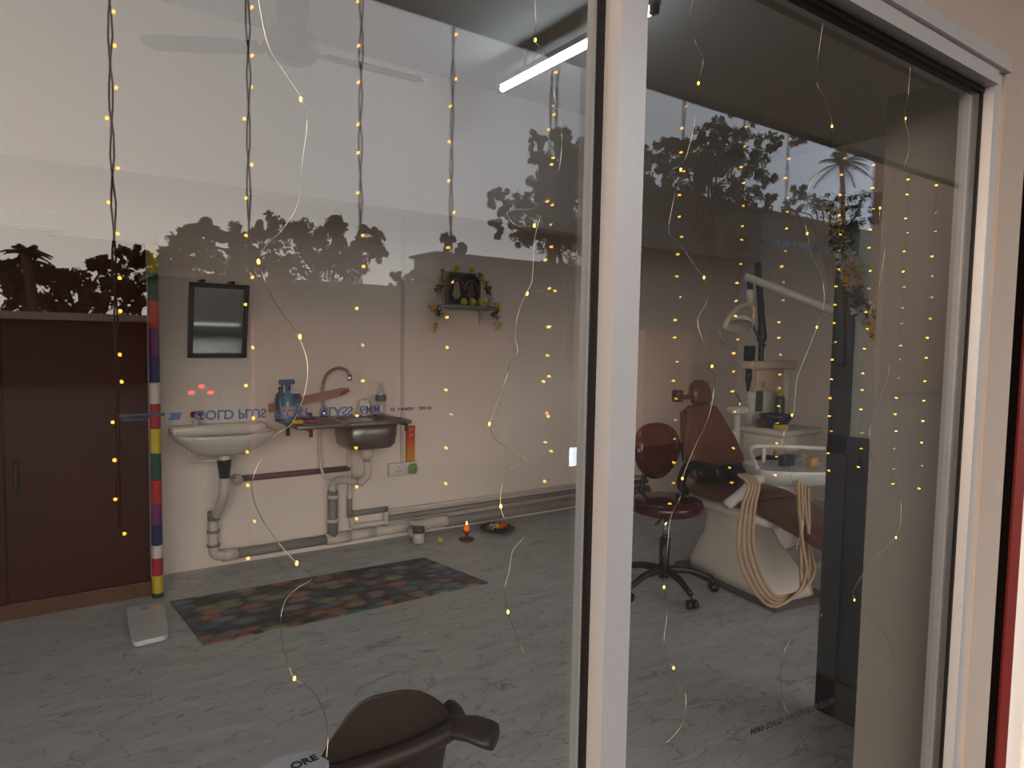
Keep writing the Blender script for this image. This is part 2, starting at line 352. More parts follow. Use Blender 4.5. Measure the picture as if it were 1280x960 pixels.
# ------------------------------------------------------------------ outdoors
struct(MB().box((-60, -90, -.3), (90, -.15, -.15)).build('ground', mat('dusty asphalt', (44, 37, 33), .95, var=.2, scale=.6)))
struct(MB().box((XL-2, -2.9, -.15), (9.5, -.1, 0)).build('floor_porch', mat('porch cement', (54, 48, 44), .9, var=.1)))
ca = MB()
CAN = 2.95; CY = -mir(600, 45, 1).y
pcan = at_z(600, 43, CAN); CD = pcan.y      # depth of the mirrored canopy edge
ca.box((XL-2, -CD, CAN), (9.5, -.03, CAN+.14)); ca.box((XL-2, -CD, CAN-.0), (9.5, -CD+.1, CAN+.3))
struct(ca.build('ceiling_porch', mat('porch soffit paint', (150, 146, 138), .9)), 'grey concrete canopy over the shop front')
def string_light(px, ptop, pend, n, label):
    t = at_y(px, max(ptop, -20) if ptop < 0 else ptop+40, CD-.03); x = t.x
    base = V((x, -CD+.03, CAN))
    root = thing('string_light', label, 'string lights', base, 'string lights hanging from the canopy')
    zb = mir(px, pend, CD-.03).z
    for k in range(2):
        mb = MB(); q = []
        nn = 26
        for i in range(nn+1):
            z = CAN-.002+(zb-CAN)*i/nn
            a = i*1.3+k*PI; q.append((x+.008*math.cos(a)+random.uniform(-.003, .003), base.y+.008*math.sin(a), z))
        mb.tube(q, .0038, 5); mb.build('wire', wire, root)
    b0 = None
    for i in range(n):
        z = CAN-.04+(zb-CAN+.04)*(i+.3*random.random())/max(1, n-1)
        c = V((x+random.choice((-.016, -.012, .012, .016)), base.y, z))
        if b0 is None:
            mb = MB(); mb.ball((0, 0, 0), .007, 8); b0 = mb.build('bulb', led, root); o = b0
        else:
            o = b0.copy(); C.objects.link(o); o.parent = root
        o.location = c-base
for (px, pt, pe, n, lb) in ((137, -60, 660, 17, 'string of warm lights nearest the dark cupboard, with long twisted wire'),
        (310, -30, 690, 17, 'string of warm lights crossing just right of the small mirror'),
        (452, 2, 640, 15, 'string of warm lights hanging above the steel sink'),
        (567, 35, 600, 14, 'string of warm lights hanging above the picture shelf'),
        (690, 72, 590, 14, 'string of warm lights below the end of the tube light'),
        (697, 76, 560, 10, 'slimmer string of warm lights beside the one below the tube light'),
        (855, 128, 620, 20, 'string of warm lights hanging over the two brown chairs'),
        (930, 152, 600, 20, 'string of warm lights hanging over the dental lamp head'),
        (985, 170, 590, 20, 'string of warm lights hanging over the dental lamp arm'),
        (1053, 190, 580, 18, 'string of warm lights on the left edge of the open door'),
        (1092, 203, 580, 16, 'string of warm lights in front of the open door glass'),
        (1135, 216, 600, 18, 'string of warm lights left of two before the white wall return'),
        (1170, 226, 600, 15, 'rightmost string of warm lights before the white wall return')):
    string_light(px, pt, pe, n, lb)
def tree(blobs, D, label, k, foot, dens=1.0, leaf=(.055, .13)):
    g = mir(*foot, D); g.z = -.15
    root = thing('tree', label, 'tree', g, 'trees across the road')
    mb = MB(); cen = []
    for (px, py, rp) in blobs:
        c = mir(px, py, D); R = rp/F*(fwd.dot(V((c.x, -c.y, c.z))-CAM)); cen.append((c, R))
        nsub = max(8, int(rp/1.1))
        for _ in range(nsub):
            d = V((random.gauss(0, 1), random.gauss(0, 1), random.gauss(0, 1))).normalized()*R*random.random()**.5
            cc = c+d; rr = R*random.uniform(.2, .42)
            for _ in range(int(dens*62)):
                e = V((random.gauss(0, 1), random.gauss(0, 1), random.gauss(0, 1))).normalized()*rr*random.random()**.4
                s_ = random.uniform(*leaf); a = V((random.gauss(0, 1), random.gauss(0, 1), random.gauss(0, 1))).normalized()
                b = a.cross(V((random.gauss(0, 1), random.gauss(0, 1), random.gauss(0, 1)))).normalized(); p = cc+e
                mb.add([p-a*s_, p+b*s_*.55, p+a*s_, p-b*s_*.55], [(0, 1, 2, 3)])
    mb.build('crown', leafm[k], root)
    tb = MB(); top = sum((c for c, R in cen), V((0, 0, 0)))/len(cen)
    tb.tube(smooth([g, g+V((.1, 0, (top.z)*.5)), V((top.x, top.y, top.z))], 5), [.2-.012*i for i in range(11)], 8)
    for c, R in cen[:4]:
        tb.tube([g+(V((top.x, top.y, top.z))-g)*.55, (c+top)/2+V((0, 0, -.2)), c], [.09, .06, .03], 6)
    tb.build('trunk', bark, root)
tree([(232, 300, 24), (262, 292, 22), (300, 296, 24), (340, 292, 22), (385, 294, 26), (425, 294, 24), (458, 304, 20), (478, 318, 14), (215, 320, 18), (250, 325, 26), (300, 330, 28), (350, 330, 28), (400, 330, 28), (440, 330, 24), (210, 345, 22)], 26, 'wide rounded tree mirrored above the small mirror and washbasin', 0, (330, 424), .9)
tree([(700, 178, 17), (672, 176, 12), (688, 205, 22), (722, 195, 20), (745, 215, 26), (668, 197, 10), (712, 230, 28), (676, 236, 18), (650, 255, 16), (624, 246, 14), (612, 252, 8), (636, 268, 16), (680, 270, 26), (730, 268, 34), (622, 285, 12), (660, 292, 20), (700, 300, 28), (560, 304, 11), (575, 312, 9), (742, 180, 12), (712, 205, 24), (700, 250, 26), (735, 245, 22), (690, 285, 24), (655, 290, 16), (720, 290, 26)], 26, 'tall tree mirrored under the tube light, left of the post', 1, (705, 426), .9)
tree([(826, 190, 16), (850, 180, 16), (880, 168, 16), (905, 162, 18), (930, 168, 16), (952, 184, 18), (972, 182, 12), (900, 190, 28), (860, 205, 26), (822, 215, 22), (940, 208, 20), (880, 222, 26), (838, 240, 20), (795, 225, 24), (915, 235, 22), (955, 225, 14), (900, 262, 20), (960, 250, 14), (870, 285, 18), (920, 300, 20), (830, 275, 12), (800, 190, 14), (1000, 175, 12), (865, 250, 22), (820, 255, 18), (935, 250, 20), (885, 210, 30), (850, 185, 20), (920, 190, 24), (800, 255, 20)], 27, 'broad dark tree mirrored right of the post, over the dental chair', 2, (890, 430), .9)
tree([(10, 345, 22), (50, 340, 24), (90, 352, 22), (130, 335, 14), (165, 322, 16), (185, 330, 14), (150, 350, 24), (20, 375, 24), (70, 378, 26), (120, 378, 24), (170, 372, 24), (118, 330, 9)], 30, 'low dark tree mass mirrored on the cupboard', 3, (90, 424), 1.0)
tree([(520, 350, 14), (550, 352, 14), (590, 350, 18), (630, 340, 16), (670, 345, 20), (715, 345, 22), (760, 340, 24), (495, 352, 12)], 32, 'low bushy tree row mirrored behind the picture shelf', 0, (620, 426), 1.0)
tree([(1000, 235, 14), (1020, 250, 14), (990, 262, 16), (1040, 262, 18), (1075, 255, 16), (1005, 285, 18), (1060, 285, 20), (1100, 275, 16), (1030, 310, 18)], 29, 'loose tree mirrored left of the open door top', 3, (1040, 430), .8)
def palm(px, py, rp, D, label, foot):
    c = mir(px, py, D); g = mir(*foot, D); g.z = -.15
    R = rp/F*(fwd.dot(V((c.x, -c.y, c.z))-CAM))
    root = thing('palm_tree', label, 'palm tree', g, 'palms across the road')
    tb = MB(); tb.tube(smooth([g, g.lerp(c, .5)+V((.2, 0, 0)), c], 6), .16, 8); tb.build('trunk', bark, root)
    mb = MB()
    for i in range(19):
        az = i*2.4+random.random()*.4; el = random.uniform(-.1, 1.25); Lr = R*random.uniform(.85, 1.15)
        d = V((math.cos(az)*math.cos(el), math.sin(az)*math.cos(el), math.sin(el)))
        q = [c+d*Lr*t+V((0, 0, -Lr*.55*t*t)) for t in [j/10 for j in range(11)]]
        mb.tube(q, .025, 4)
        for j in range(1, 11):
            t = (q[j]-q[j-1]).normalized(); sd = t.cross(V((0, 0, 1))).normalized(); w_ = Lr*.3*(1-abs(j-4.5)/8)
            for sg in (-1, 1):
                for h in (0, .5):
                    p = q[j-1].lerp(q[j], h); e = p+(sd*sg+t*.5+V((0, 0, -.45))).normalized()*w_
                    mb.add([p, p+t*.09, e], [(0, 1, 2)])
    mb.build('crown', leafm[1], root)
palm(32, 318, 30, 29, 'palm tree mirrored at the left edge above the cupboard', (36, 424))
palm(1052, 205, 40, 28, 'palm tree mirrored above the open door', (1058, 430))
# compound walls, shed and lamps across the road
pinkw = mat('pinkish compound wall', (168, 120, 100), .9, var=.1)
def ext_wall(px0, px1, ptop, D, name, label, m_, th=.2):
    a = mir(px0, ptop, D); b = mir(px1, ptop, D)
    mb = MB(); mb.box((a.x, -D-th, -.15), (b.x, -D, a.z)); mb.box((a.x-.02, -D-th-.03, a.z), (b.x+.02, -D+.03, a.z+.06)); 
    return struct(tag(mb.build(name, m_), label, 'wall'))
ext_wall(318, 637, 397, 6.5, 'wall_compound', 'pinkish compound wall mirrored behind sink and shelf', pinkw)
ext_wall(806, 866, 418, 6.5, 'wall_compound', 'short pinkish gate pier mirrored left of the headrest', pinkw)
gw = ext_wall(640, 735, 462, 6.0, 'wall_garden', 'low grey garden wall mirrored left of the post', mat('grey cement wall', (92, 94, 92), .9, var=.1))
sh = thing('shed', 'long low shed with pale roof edge mirrored on the cupboard', 'building', mir(60, 420, 24))
a = mir(-60, 392, 24); b = mir(196, 392, 24)
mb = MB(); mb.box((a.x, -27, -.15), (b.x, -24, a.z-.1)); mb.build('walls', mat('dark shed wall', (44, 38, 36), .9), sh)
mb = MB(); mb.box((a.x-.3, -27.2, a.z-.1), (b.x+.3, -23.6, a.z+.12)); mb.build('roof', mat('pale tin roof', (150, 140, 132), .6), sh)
bl = thing('building', 'low flat-roofed building mirrored behind the steel sink tap', 'building', mir(420, 424, 20))
a = mir(200, 345, 22); b = mir(540, 345, 22)
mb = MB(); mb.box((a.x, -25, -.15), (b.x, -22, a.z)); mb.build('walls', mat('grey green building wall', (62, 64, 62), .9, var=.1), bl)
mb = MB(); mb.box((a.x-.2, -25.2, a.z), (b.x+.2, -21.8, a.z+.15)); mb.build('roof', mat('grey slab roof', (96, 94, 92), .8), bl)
for i in range(3):
    x0 = a.x+1.2+i*(b.x-a.x-2)/3
    mb = MB(); mb.box((x0, -22.06, .9), (x0+1.1, -21.98, 2.0)); mb.build('window', mat('dark building window', (40, 42, 44), .3), bl)
def block(px0, px1, ptop, D, depth, label, m_, nwin):
    a = mir(px0, ptop, D); b = mir(px1, ptop, D); r_ = thing('building', label, 'building', ((a.x+b.x)/2, -D-depth/2, -.15))
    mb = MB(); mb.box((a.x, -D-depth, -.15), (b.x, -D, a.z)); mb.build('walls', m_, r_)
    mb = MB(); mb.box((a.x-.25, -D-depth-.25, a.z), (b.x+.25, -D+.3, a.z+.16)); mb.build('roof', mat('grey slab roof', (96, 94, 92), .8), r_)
    for i in range(nwin):
        x0 = a.x+(i+.3)*(b.x-a.x)/nwin
        mb = MB(); mb.box((x0, -D-.04, .9), (x0+1.2, -D+.05, 2.1)); mb.build('window', mat('dark building window', (40, 42, 44), .3), r_)
    return r_
block(545, 745, 318, 37, 3, 'long grey flat-roofed building mirrored behind the picture shelf', mat('grey building wall', (74, 76, 76), .9, var=.1), 3)
block(775, 1108, 228, 33, 3, 'grey two-storey building mirrored behind the dental lamp', mat('grey building wall', (74, 76, 76), .9, var=.1), 4)
block(1116, 1275, 150, 11, .5, 'tall brown slab added to block the sky mirrored on the white wall return', mat('brown sky blocker', (84, 68, 60), .9, var=.1), 0)  # thin slab added to keep bright sky out of the right-hand reflection
redl = mat('red lamp', (255, 60, 70), .3, emit=(255, 40, 60), es=9)
rs = thing('signal_lamp', 'three small red lamps in a triangle mirrored above the washbasin', 'lamp', mir(254, 700, 12))
g = mir(254, 493, 12)
mb = MB(); mb.box((g.x-.06, -12.12, -.15), (g.x+.06, -12.05, g.z+.2)); mb.box((g.x-.32, -12.06, g.z-.12), (g.x+.32, -12.03, g.z+.24)); mb.build('post', mat('dark post paint', (40, 34, 32), .8), rs)
for (px, py) in ((239.5, 491), (263.5, 491), (252, 483)):
    c = mir(px, py, 12); mb = MB(); mb.ball(c, .045, 10, sc=(1.3, 1, .9)); mb.build('lamp', redl, rs)
lp = thing('lit_panel', 'small square bright white lit panel mirrored beside the post', 'lamp', mir(727, 640, 4.2))
a = mir(714, 560, 4.2); b = mir(732, 581, 4.2); 
mb = MB(); mb.rbox((a.x, -4.24, b.z), (b.x, -4.2, a.z), .008); mb.build('screen', mat('white lit panel', (240, 248, 255), .3, emit=(225, 240, 255), es=20), lp)
mb = MB(); mb.box((a.x-.012, -4.27, b.z-.012), (b.x+.012, -4.215, a.z+.012)); mb.box(((a.x+b.x)/2-.03, -4.27, -.15), ((a.x+b.x)/2+.03, -4.22, b.z)); mb.build('stand', black, lp)
# ------------------------------------------------------------------ tube lights: the visible one and an added fill tube
tubem = mat('lit fluorescent tube', (255, 255, 255), .3, emit=(224, 240, 255), es=16)
def tube_light(p, q, label, tubem=tubem):
    root = thing('tube_light', label, 'tube light', (p+q)/2, None); d = (q-p).normalized()
    mb = MB(); mb.tube([p, q], .017, 12); mb.build('tube', tubem, root)
    mb = MB()
    s_ = V((0, 0, 1)).cross(d).normalized()
    M = Matrix((d, s_, V((0, 0, 1)))).transposed().to_4x4(); M.translation = (p+q)/2; h = (q-p).length/2
    mb.box((-h-.02, -.022, .022), (h+.02, .022, .055), M); mb.build('batten', white_pl, root)
    mb = MB()
    for sg in (-1, 1): mb.rbox((sg*h-.02, -.018, -.022), (sg*h+.02, .018, .03), .005, M=M)
    mb.build('end_cap', grey_pl, root)
    mb = MB()
    for sg in (-.6, .6): mb.box((sg*h-.012, -.006, .05), (sg*h+.012, .006, ZC-p.z), M)
    mb.build('hanger', white_pl, root)
    return root
p = at_z(624, 112, 3.03); q = at_z(820, 13, 3.03)
q = V((p.x+(q.x-p.x)*.5, q.y, q.z)); p.x = q.x
tube_light(p, q, 'glowing white tube light under the ceiling beside the post')
tube_light(V((-.9, 1.0, 3.05)), V((-.9, 2.3, 3.05)), 'added tube light out of view that brightens the room, off beyond the cupboard', mat('added fill tube', (255, 255, 255), .3, emit=(255, 236, 214), es=18))  # extra unseen tube, added to lift the light on the left
# ceiling fan
fc = at_z(365, 62, 2.72)
fan = thing('ceiling_fan', 'brown three-blade ceiling fan hanging at the top left', 'fan', (fc.x, fc.y, ZC))
fm = mat('fan brown enamel', (112, 96, 92), .4)
mb = MB(); M = Matrix.Translation((fc.x, fc.y, 2.70)); mb.lathe([(.03, -.03), (.10, -.02), (.125, .03), (.11, .08), (.05, .11), (.02, .13)], 28, M); mb.build('motor', fm, fan)
mb = MB(); mb.tube([(fc.x, fc.y, 2.8), (fc.x, fc.y, ZC-.05)], .012, 10); mb.lathe([(.016, 0), (.06, .03), (.07, .1)], 20, Matrix.Translation((fc.x, fc.y, ZC-.1))); mb.build('downrod', fm, fan)
for an in (149, -2, 254):
    M = Matrix.Translation((fc.x, fc.y, 2.72)) @ Matrix.Rotation(math.radians(an), 4, 'Z') @ Matrix.Rotation(math.radians(9), 4, 'X')
    mb = MB(); mb.prism([(.14, -.045, 0), (.3, -.065, 0), (.62, -.06, 0), (.66, -.02, 0), (.64, .055, 0), (.3, .06, 0), (.14, .045, 0)], (0, 0, .006), M)
    mb.box((.08, -.025, -.004), (.2, .025, .0), M); mb.build('blade', fm, fan)
# ------------------------------------------------------------------ cupboard, garland, air conditioner, scale
YC = at_z(190, 744, 0).y; xc = at_y(188, 600, YC).x
cb = thing('cupboard', 'dark brown two-door cupboard with an orange-brown plinth', 'cupboard', (xc-.6, YC+.16, 0))
wood = mat('dark brown laminate', (60, 21, 9), .6, var=.15, scale=4, spec=.2); orange = mat('orange-brown plinth', (84, 46, 22), .6, var=.2)
ZK = 1.9
mb = MB(); mb.box((xc-1.25, YC+.02, .08), (xc-.004, YB-.01, ZK)); mb.build('body', wood, cb)
mb = MB(); mb.box((xc-1.25, YC, 0), (xc-.0, YB-.01, .08)); mb.build('plinth', orange, cb)
for (a, b, hx) in ((xc-1.24, xc-.632, xc-.67), (xc-.628, xc-.006, xc-.585)):
    mb = MB(); mb.rbox((a, YC-.002, .085), (b, YC+.02, ZK-.005), .004); d_ = mb.build('door', wood, cb)
    mb = MB(); mb.tube(smooth([(hx, YC-.002, .62), (hx, YC-.035, .64), (hx, YC-.035, .76), (hx, YC-.002, .78)], 4), .008, 8); mb.build('handle', black, d_)
# paper garland: a column of pleated coloured segments
gl_cols = [((196, 176, 44), 'yellow'), ((26, 74, 56), 'green'), ((176, 36, 32), 'red'), ((104, 36, 96), 'purple'), ((36, 34, 92), 'navy'), ((206, 196, 190), 'white'), ((164, 30, 46), 'crimson')]
gp = V((at_y(190, 500, YC-.03).x+.012, YC-.045, 0))
gar = thing('paper_garland', 'hanging garland of pleated coloured paper down the cupboard edge', 'garland', (gp.x, gp.y, ZK))
brk = [312, 341, 376, 412, 446, 478, 505, 536, 567, 600, 631, 656, 682, 698, 720, 742, 749]
for i in range(len(brk)-1):
    z0 = max(.0, at_y(190, brk[i], gp.y).z); z1 = max(.0, at_y(190, brk[i+1], gp.y).z)
    if z0-z1 < .01: continue
    col, nm = gl_cols[i % 7]
    mb = MB(); nn = max(3, int((z0-z1)/.011)); prof = [(.001, z1)]
    for k in range(nn*2+1): prof.append((.030 if k % 2 else .022, z1+(z0-z1)*k/(nn*2)))
    prof.append((.001, z0))
    mb.lathe(prof, 14, Matrix.Translation((gp.x, gp.y, 0))); mb.build('paper_segment', mat(nm+' pleated paper', col, .8), gar)['label'] = nm+' pleated paper'
# bow at the garland's top
mb = MB(); mb.ball((gp.x, gp.y, ZK+.015), .028, 10); mb.build('tassel', mat('yellow pleated paper', (196, 176, 44)), gar)
# air conditioner
ax1 = at_y(80, 275, 3.55).x; az1 = at_y(80, 271, 3.55).z; az0 = at_y(80, 295, 3.55).z
ac = thing('air_conditioner', 'white split air conditioner on the wall above the cupboard', 'air conditioner', (ax1-.4, YB, az0))
acm = mat('air conditioner white', (222, 216, 208), .35, var=.02)
mb = MB(); ring = []
for x in (ax1-.85, ax1): ring.append([V((x, y, z)) for (y, z) in ((YB, az0-.02), (3.60, az0-.01), (3.54, az0+.03), (3.52, az0+.1), (3.55, az1+.02), (3.6, az1+.03), (YB, az1+.03))])
mb.loft(ring, sm=False); mb.build('casing', acm, ac)
mb = MB(); mb.box((ax1-.8, 3.522, az0+.012), (ax1-.05, 3.55, az0+.03)); mb.build('louvre', grey_pl, ac)
# weighing scale
sc4 = [at_z(x, y, .03) for (x, y) in ((157, 758), (205, 754), (212, 793), (165, 804))]
cc = sum(sc4, V())/4
sca = thing('weighing_scale', 'white square bathroom scale on the floor by the cupboard', 'scale', (cc.x, cc.y, 0))
def rounded_quad(q, r=.18, n=5):
    out = []
    for i in range(4):
        p0, p1, p2 = q[i-1], q[i], q[(i+1) % 4]; a = p1.lerp(p0, r); b = p1.lerp(p2, r)
        for k in range(n+1):
            t = k/n; out.append((a*(1-t)+p1*t)*(1-t)+(p1*(1-t)+b*t)*t)
    return out
o_ = rounded_quad(sc4)
mb = MB(); mb.prism([V((p.x, p.y, .008)) for p in o_], (0, 0, .022)); mb.build('platform', mat('white scale glass', (200, 202, 204), .2), sca)
ci = [c_.lerp(cc, .28) for c_ in sc4]
mb = MB()
for c_ in ci: mb.lathe([(.02, 0), (.02, .008)], 12, Matrix.Translation((c_.x, c_.y, 0)))
mb.build('foot', black, sca)
dq = [sc4[0].lerp(sc4[1], .35).lerp(cc, .15), sc4[0].lerp(sc4[1], .65).lerp(cc, .15), sc4[0].lerp(sc4[1], .65).lerp(cc, .35), sc4[0].lerp(sc4[1], .35).lerp(cc, .35)]
mb = MB(); mb.prism([V((p.x, p.y, .0302)) for p in dq], (0, 0, .001)); mb.build('display', grey_pl, sca)
# ------------------------------------------------------------------ pebble mat
def pebble_material():
    M = bpy.data.materials.new('printed pebbles'); M.use_nodes = True; nt = M.node_tree; N = nt.nodes; L = nt.links
    b = N['Principled BSDF']; b.inputs['Roughness'].default_value = .45
    tc = N.new('ShaderNodeTexCoord'); mp = N.new('ShaderNodeMapping'); mp.inputs['Scale'].default_value = (9, 15, 1)
    L.new(tc.outputs['Object'], mp.inputs[0])
    v1 = N.new('ShaderNodeTexVoronoi'); v1.feature = 'F1'; v1.inputs['Scale'].default_value = 1; v1.inputs['Randomness'].default_value = .75
    v2 = N.new('ShaderNodeTexVoronoi'); v2.feature = 'DISTANCE_TO_EDGE'; v2.inputs['Scale'].default_value = 1; v2.inputs['Randomness'].default_value = .9
    L.new(mp.outputs[0], v1.inputs['Vector']); L.new(mp.outputs[0], v2.inputs['Vector'])
    se = N.new('ShaderNodeSeparateColor'); L.new(v1.outputs['Color'], se.inputs[0])
    cr = N.new('ShaderNodeValToRGB'); cr.color_ramp.interpolation = 'CONSTANT'; e = cr.color_ramp.elements
    cols = [(70, 100, 112), (150, 98, 78), (62, 76, 92), (132, 130, 104), (94, 112, 120), (152, 112, 84), (46, 64, 84), (118, 120, 122), (104, 76, 68)]
    e[0].position = 0; e[0].color = (*lin(cols[0]), 1); e[1].position = 1/9; e[1].color = (*lin(cols[1]), 1)
    for i in range(2, 9): k = e.new(i/9); k.color = (*lin(cols[i]), 1)
    L.new(se.outputs[0], cr.inputs[0])
    r2 = N.new('ShaderNodeValToRGB'); ee = r2.color_ramp.elements; ee[0].position = .0; ee[0].color = (1.25, 1.25, 1.2, 1); ee[1].position = .78; ee[1].color = (.03, .04, .05, 1)
    k2 = ee.new(.5); k2.color = (.8, .8, .8, 1); k3 = ee.new(.64); k3.color = (.25, .27, .3, 1)
    L.new(v1.outputs['Distance'], r2.inputs[0])
    mu = N.new('ShaderNodeMix'); mu.data_type = 'RGBA'; mu.blend_type = 'MULTIPLY'; mu.inputs[0].default_value = 1
    L.new(cr.outputs[0], mu.inputs[6]); L.new(r2.outputs[0], mu.inputs[7]); L.new(mu.outputs[2], b.inputs['Base Color'])
    return M
mq = [at_z(x, y, .006) for (x, y) in ((213, 752), (530, 697), (610, 728), (255, 806))]
mc_ = sum(mq, V())/4
mb = MB(); mb.prism([V((p.x, p.y, 0.0)) for p in mq], (0, 0, .008))
tag(mb.build('floor_mat', pebble_material(), origin=(mc_.x, mc_.y, 0)), 'long dark floor mat printed with coloured river pebbles', 'mat')
# ------------------------------------------------------------------ wall mirror
c4 = [at_y(x, y, YB-.02) for (x, y) in ((233, 352), (307, 356), (307, 447), (235, 447))]
x0, x1 = (c4[0].x+c4[3].x)/2, c4[1].x; z0, z1 = (c4[2].z+c4[3].z)/2, (c4[0].z+c4[1].z)/2
MROT = Matrix.Translation((0, YB-.02, z0)) @ Matrix.Rotation(math.radians(11), 4, 'X') @ Matrix.Translation((0, -YB+.02, -z0))
mi = thing('wall_mirror', 'small rectangular mirror in a dark wooden frame above the washbasin', 'mirror', ((x0+x1)/2, YB, z0))
mb = MB(); t_ = .026
mb.box((x0, YB-.03, z0), (x0+t_, YB-.002, z1)); mb.box((x1-t_, YB-.03, z0), (x1, YB-.002, z1)); mb.box((x0, YB-.03, z0), (x1, YB-.002, z0+t_)); mb.box((x0, YB-.03, z1-t_), (x1, YB-.002, z1))
mb.v = [tuple(MROT @ V(p_)) for p_ in mb.v]; mb.build('frame', darkframe, mi)
mb = MB(); mb.box((x0+.01, YB-.018, z0+.01), (x1-.01, YB-.004, z1-.01)); mb.v = [tuple(MROT @ V(p_)) for p_ in mb.v]; mb.build('mirror_glass', mat('mirror silver', (190, 196, 194), .04, 1, var=.02), mi)
for fx in (.22, .72):
    mb = MB(); x = x0+(x1-x0)*fx; mb.rbox((x-.012, YB-.02-(z1-z0)*.2, z1-.012), (x+.012, YB-.002, z1+.012), .004); mb.build('hook', darkframe, mi)
# ------------------------------------------------------------------ washbasin
zb = .86
bx = at_y(281, 540, YB-.22).x
wb = thing('washbasin', 'white ceramic wall-hung washbasin under the small mirror', 'washbasin', (bx, YB, zb-.2))
rings = []
for (w_, dp, z, y_) in ((.05, .04, zb-.135, YB-.2), (.12, .10, zb-.128, YB-.2), (.2, .16, zb-.09, YB-.2), (.255, .195, zb-.045, YB-.205), (.285, .215, zb-.012, YB-.21), (.285, .215, zb, YB-.21), (.255, .185, zb-.002, YB-.21), (.2, .14, zb-.04, YB-.2), (.1, .08, zb-.085, YB-.2), (.02, .02, zb-.09, YB-.2)):
    r = []
    for j in range(32):
        a = 2*PI*j/32; sx, sy = math.cos(a), math.sin(a)
        px_ = w_*math.copysign(abs(sx)**.8, sx); py_ = dp*math.copysign(abs(sy)**.8, sy)
        r.append(V((bx+px_, min(YB-.003, y_+py_), z)))
    rings.append(r)
mb = MB(); mb.loft(rings); mb.build('bowl', ceramic, wb)
mb = MB(); mb.rbox((bx-.27, YB-.12, zb-.035), (bx+.27, YB-.003, zb+.03), .02, 3); mb.build('tap_ledge', ceramic, wb)
mb = MB(); M = Matrix.Translation((bx-.13, YB-.09, zb+.028)); mb.lathe([(.022, 0), (.018, .02), (.015, .05)], 14, M); mb.tube(smooth([(bx-.13, YB-.09, zb+.07), (bx-.13, YB-.14, zb+.085), (bx-.13, YB-.17, zb+.06)], 4), .011, 10)
t_ = mb.build('tap', white_pl, wb)
mb = MB(); M = Matrix.Translation((bx-.13, YB-.09, zb+.075)); mb.lathe([(.016, 0), (.03, .006), (.033, .02), (.028, .036), (.004, .04)], 12, M); mb.build('tap_knob', mat('dark red knob', (120, 34, 30), .4), t_)
mb = MB(); mb.lathe([(.04, -.165), (.042, -.16), (.03, -.13)], 18, Matrix.Translation((bx, YB-.2, zb))); mb.build('waste_flange', white_pl, wb)
mb = MB(); mb.lathe([(.024, -.275), (.03, -.275), (.04, -.175), (.044, -.165), (.03, -.16)], 18, Matrix.Translation((bx, YB-.2, zb))); mb.build('waste_coupling', mat('navy waste coupling', (44, 44, 66), .4), wb)
mb = MB(); mb.tube(smooth([(bx-.19, YB-.2, zb-.07), (bx-.19, YB-.2, zb-.13), (bx-.16, YB-.2, zb-.165), (bx-.04, YB-.2, zb-.165)], 5), .008, 8); mb.build('overflow_hose', pvc, wb)
# drain pipe work along the wall (one glued run)
pw_ = thing('drain_pipe', 'white and grey plastic drain pipes under basin and sink, fixed low on the wall', 'pipe', (bx, YB, 0))
PY = YB-.05
zl = lambda px, py: max(.04, at_y(px, py, PY).z)
a = V((bx, YB-.2, zb-.27)); e0 = at_y(262, 600, PY); xl = at_y(267, 690, PY).x; zlow = .075
mb = MB(); mb.tube(smooth([a, V((bx-.005, YB-.19, .48)), V((xl+.01, PY-.03, .34)), V((xl, PY, .3)), V((xl, PY, .14)), V((xl+.012, PY, .09)), V((xl+.06, PY, zlow))], 5), .030, 14); mb.build('basin_drop', pvc, pw_)
for z_, h_ in ((.335, .05), (.235, .015), (.15, .015)):
    mb = MB(); mb.lathe([(.03, -h_/2), (.037, -h_/2), (.037, h_/2), (.03, h_/2)], 16, Matrix.Translation((xl, PY-(.02 if z_ > .3 else 0), z_))); mb.build('joint', gpvc, pw_)
xj = at_y(420, 668, PY).x; xt = at_y(515, 668, PY).x
mb = MB(); mb.tube([(xl+.05, PY, zlow), (xj, PY, zlow)], .031, 14); mb.build('low_run', gpvc, pw_)
mb = MB(); mb.tube([(xl+.05, PY, zlow), (xl+.14, PY, zlow)], .037, 14); mb.tube([(xj-.07, PY, zlow), (xj+.1, PY, zlow)], .038, 14); mb.tube([(xj+.1, PY, zlow), (xj+.28, PY, zlow)], .035, 14); mb.build('joint', pvc, pw_)
mb = MB(); mb.tube([(xj+.25, PY, zlow), (xt+.05, PY, zlow)], .033, 14); mb.build('low_run', pvc, pw_)
# sink drop with trap
sxx = at_y(455, 560, YB-.25).x
xs = at_y(416, 640, PY).x
mb = MB(); mb.tube([(xs, PY, zlow), (xs, PY, .40)], .034, 14); mb.build('sink_drop', gpvc, pw_)
for z_ in (.2, .36):
    mb = MB(); mb.lathe([(.034, -.012), (.039, -.012), (.039, .012), (.034, .012)], 16, Matrix.Translation((xs, PY, z_))); mb.build('joint', pvc, pw_)
mb = MB(); mb.tube(smooth([(xs, PY, .38), (xs, PY, .44), (xs+.03, PY-.06, .48), (xs+.12, PY-.16, .475), (sxx-.02, YB-.25, .485), (sxx+.025, YB-.25, .53), (sxx+.02, YB-.25, .62)], 6), .026, 12); mb.build('trap_bend', pvc, pw_)
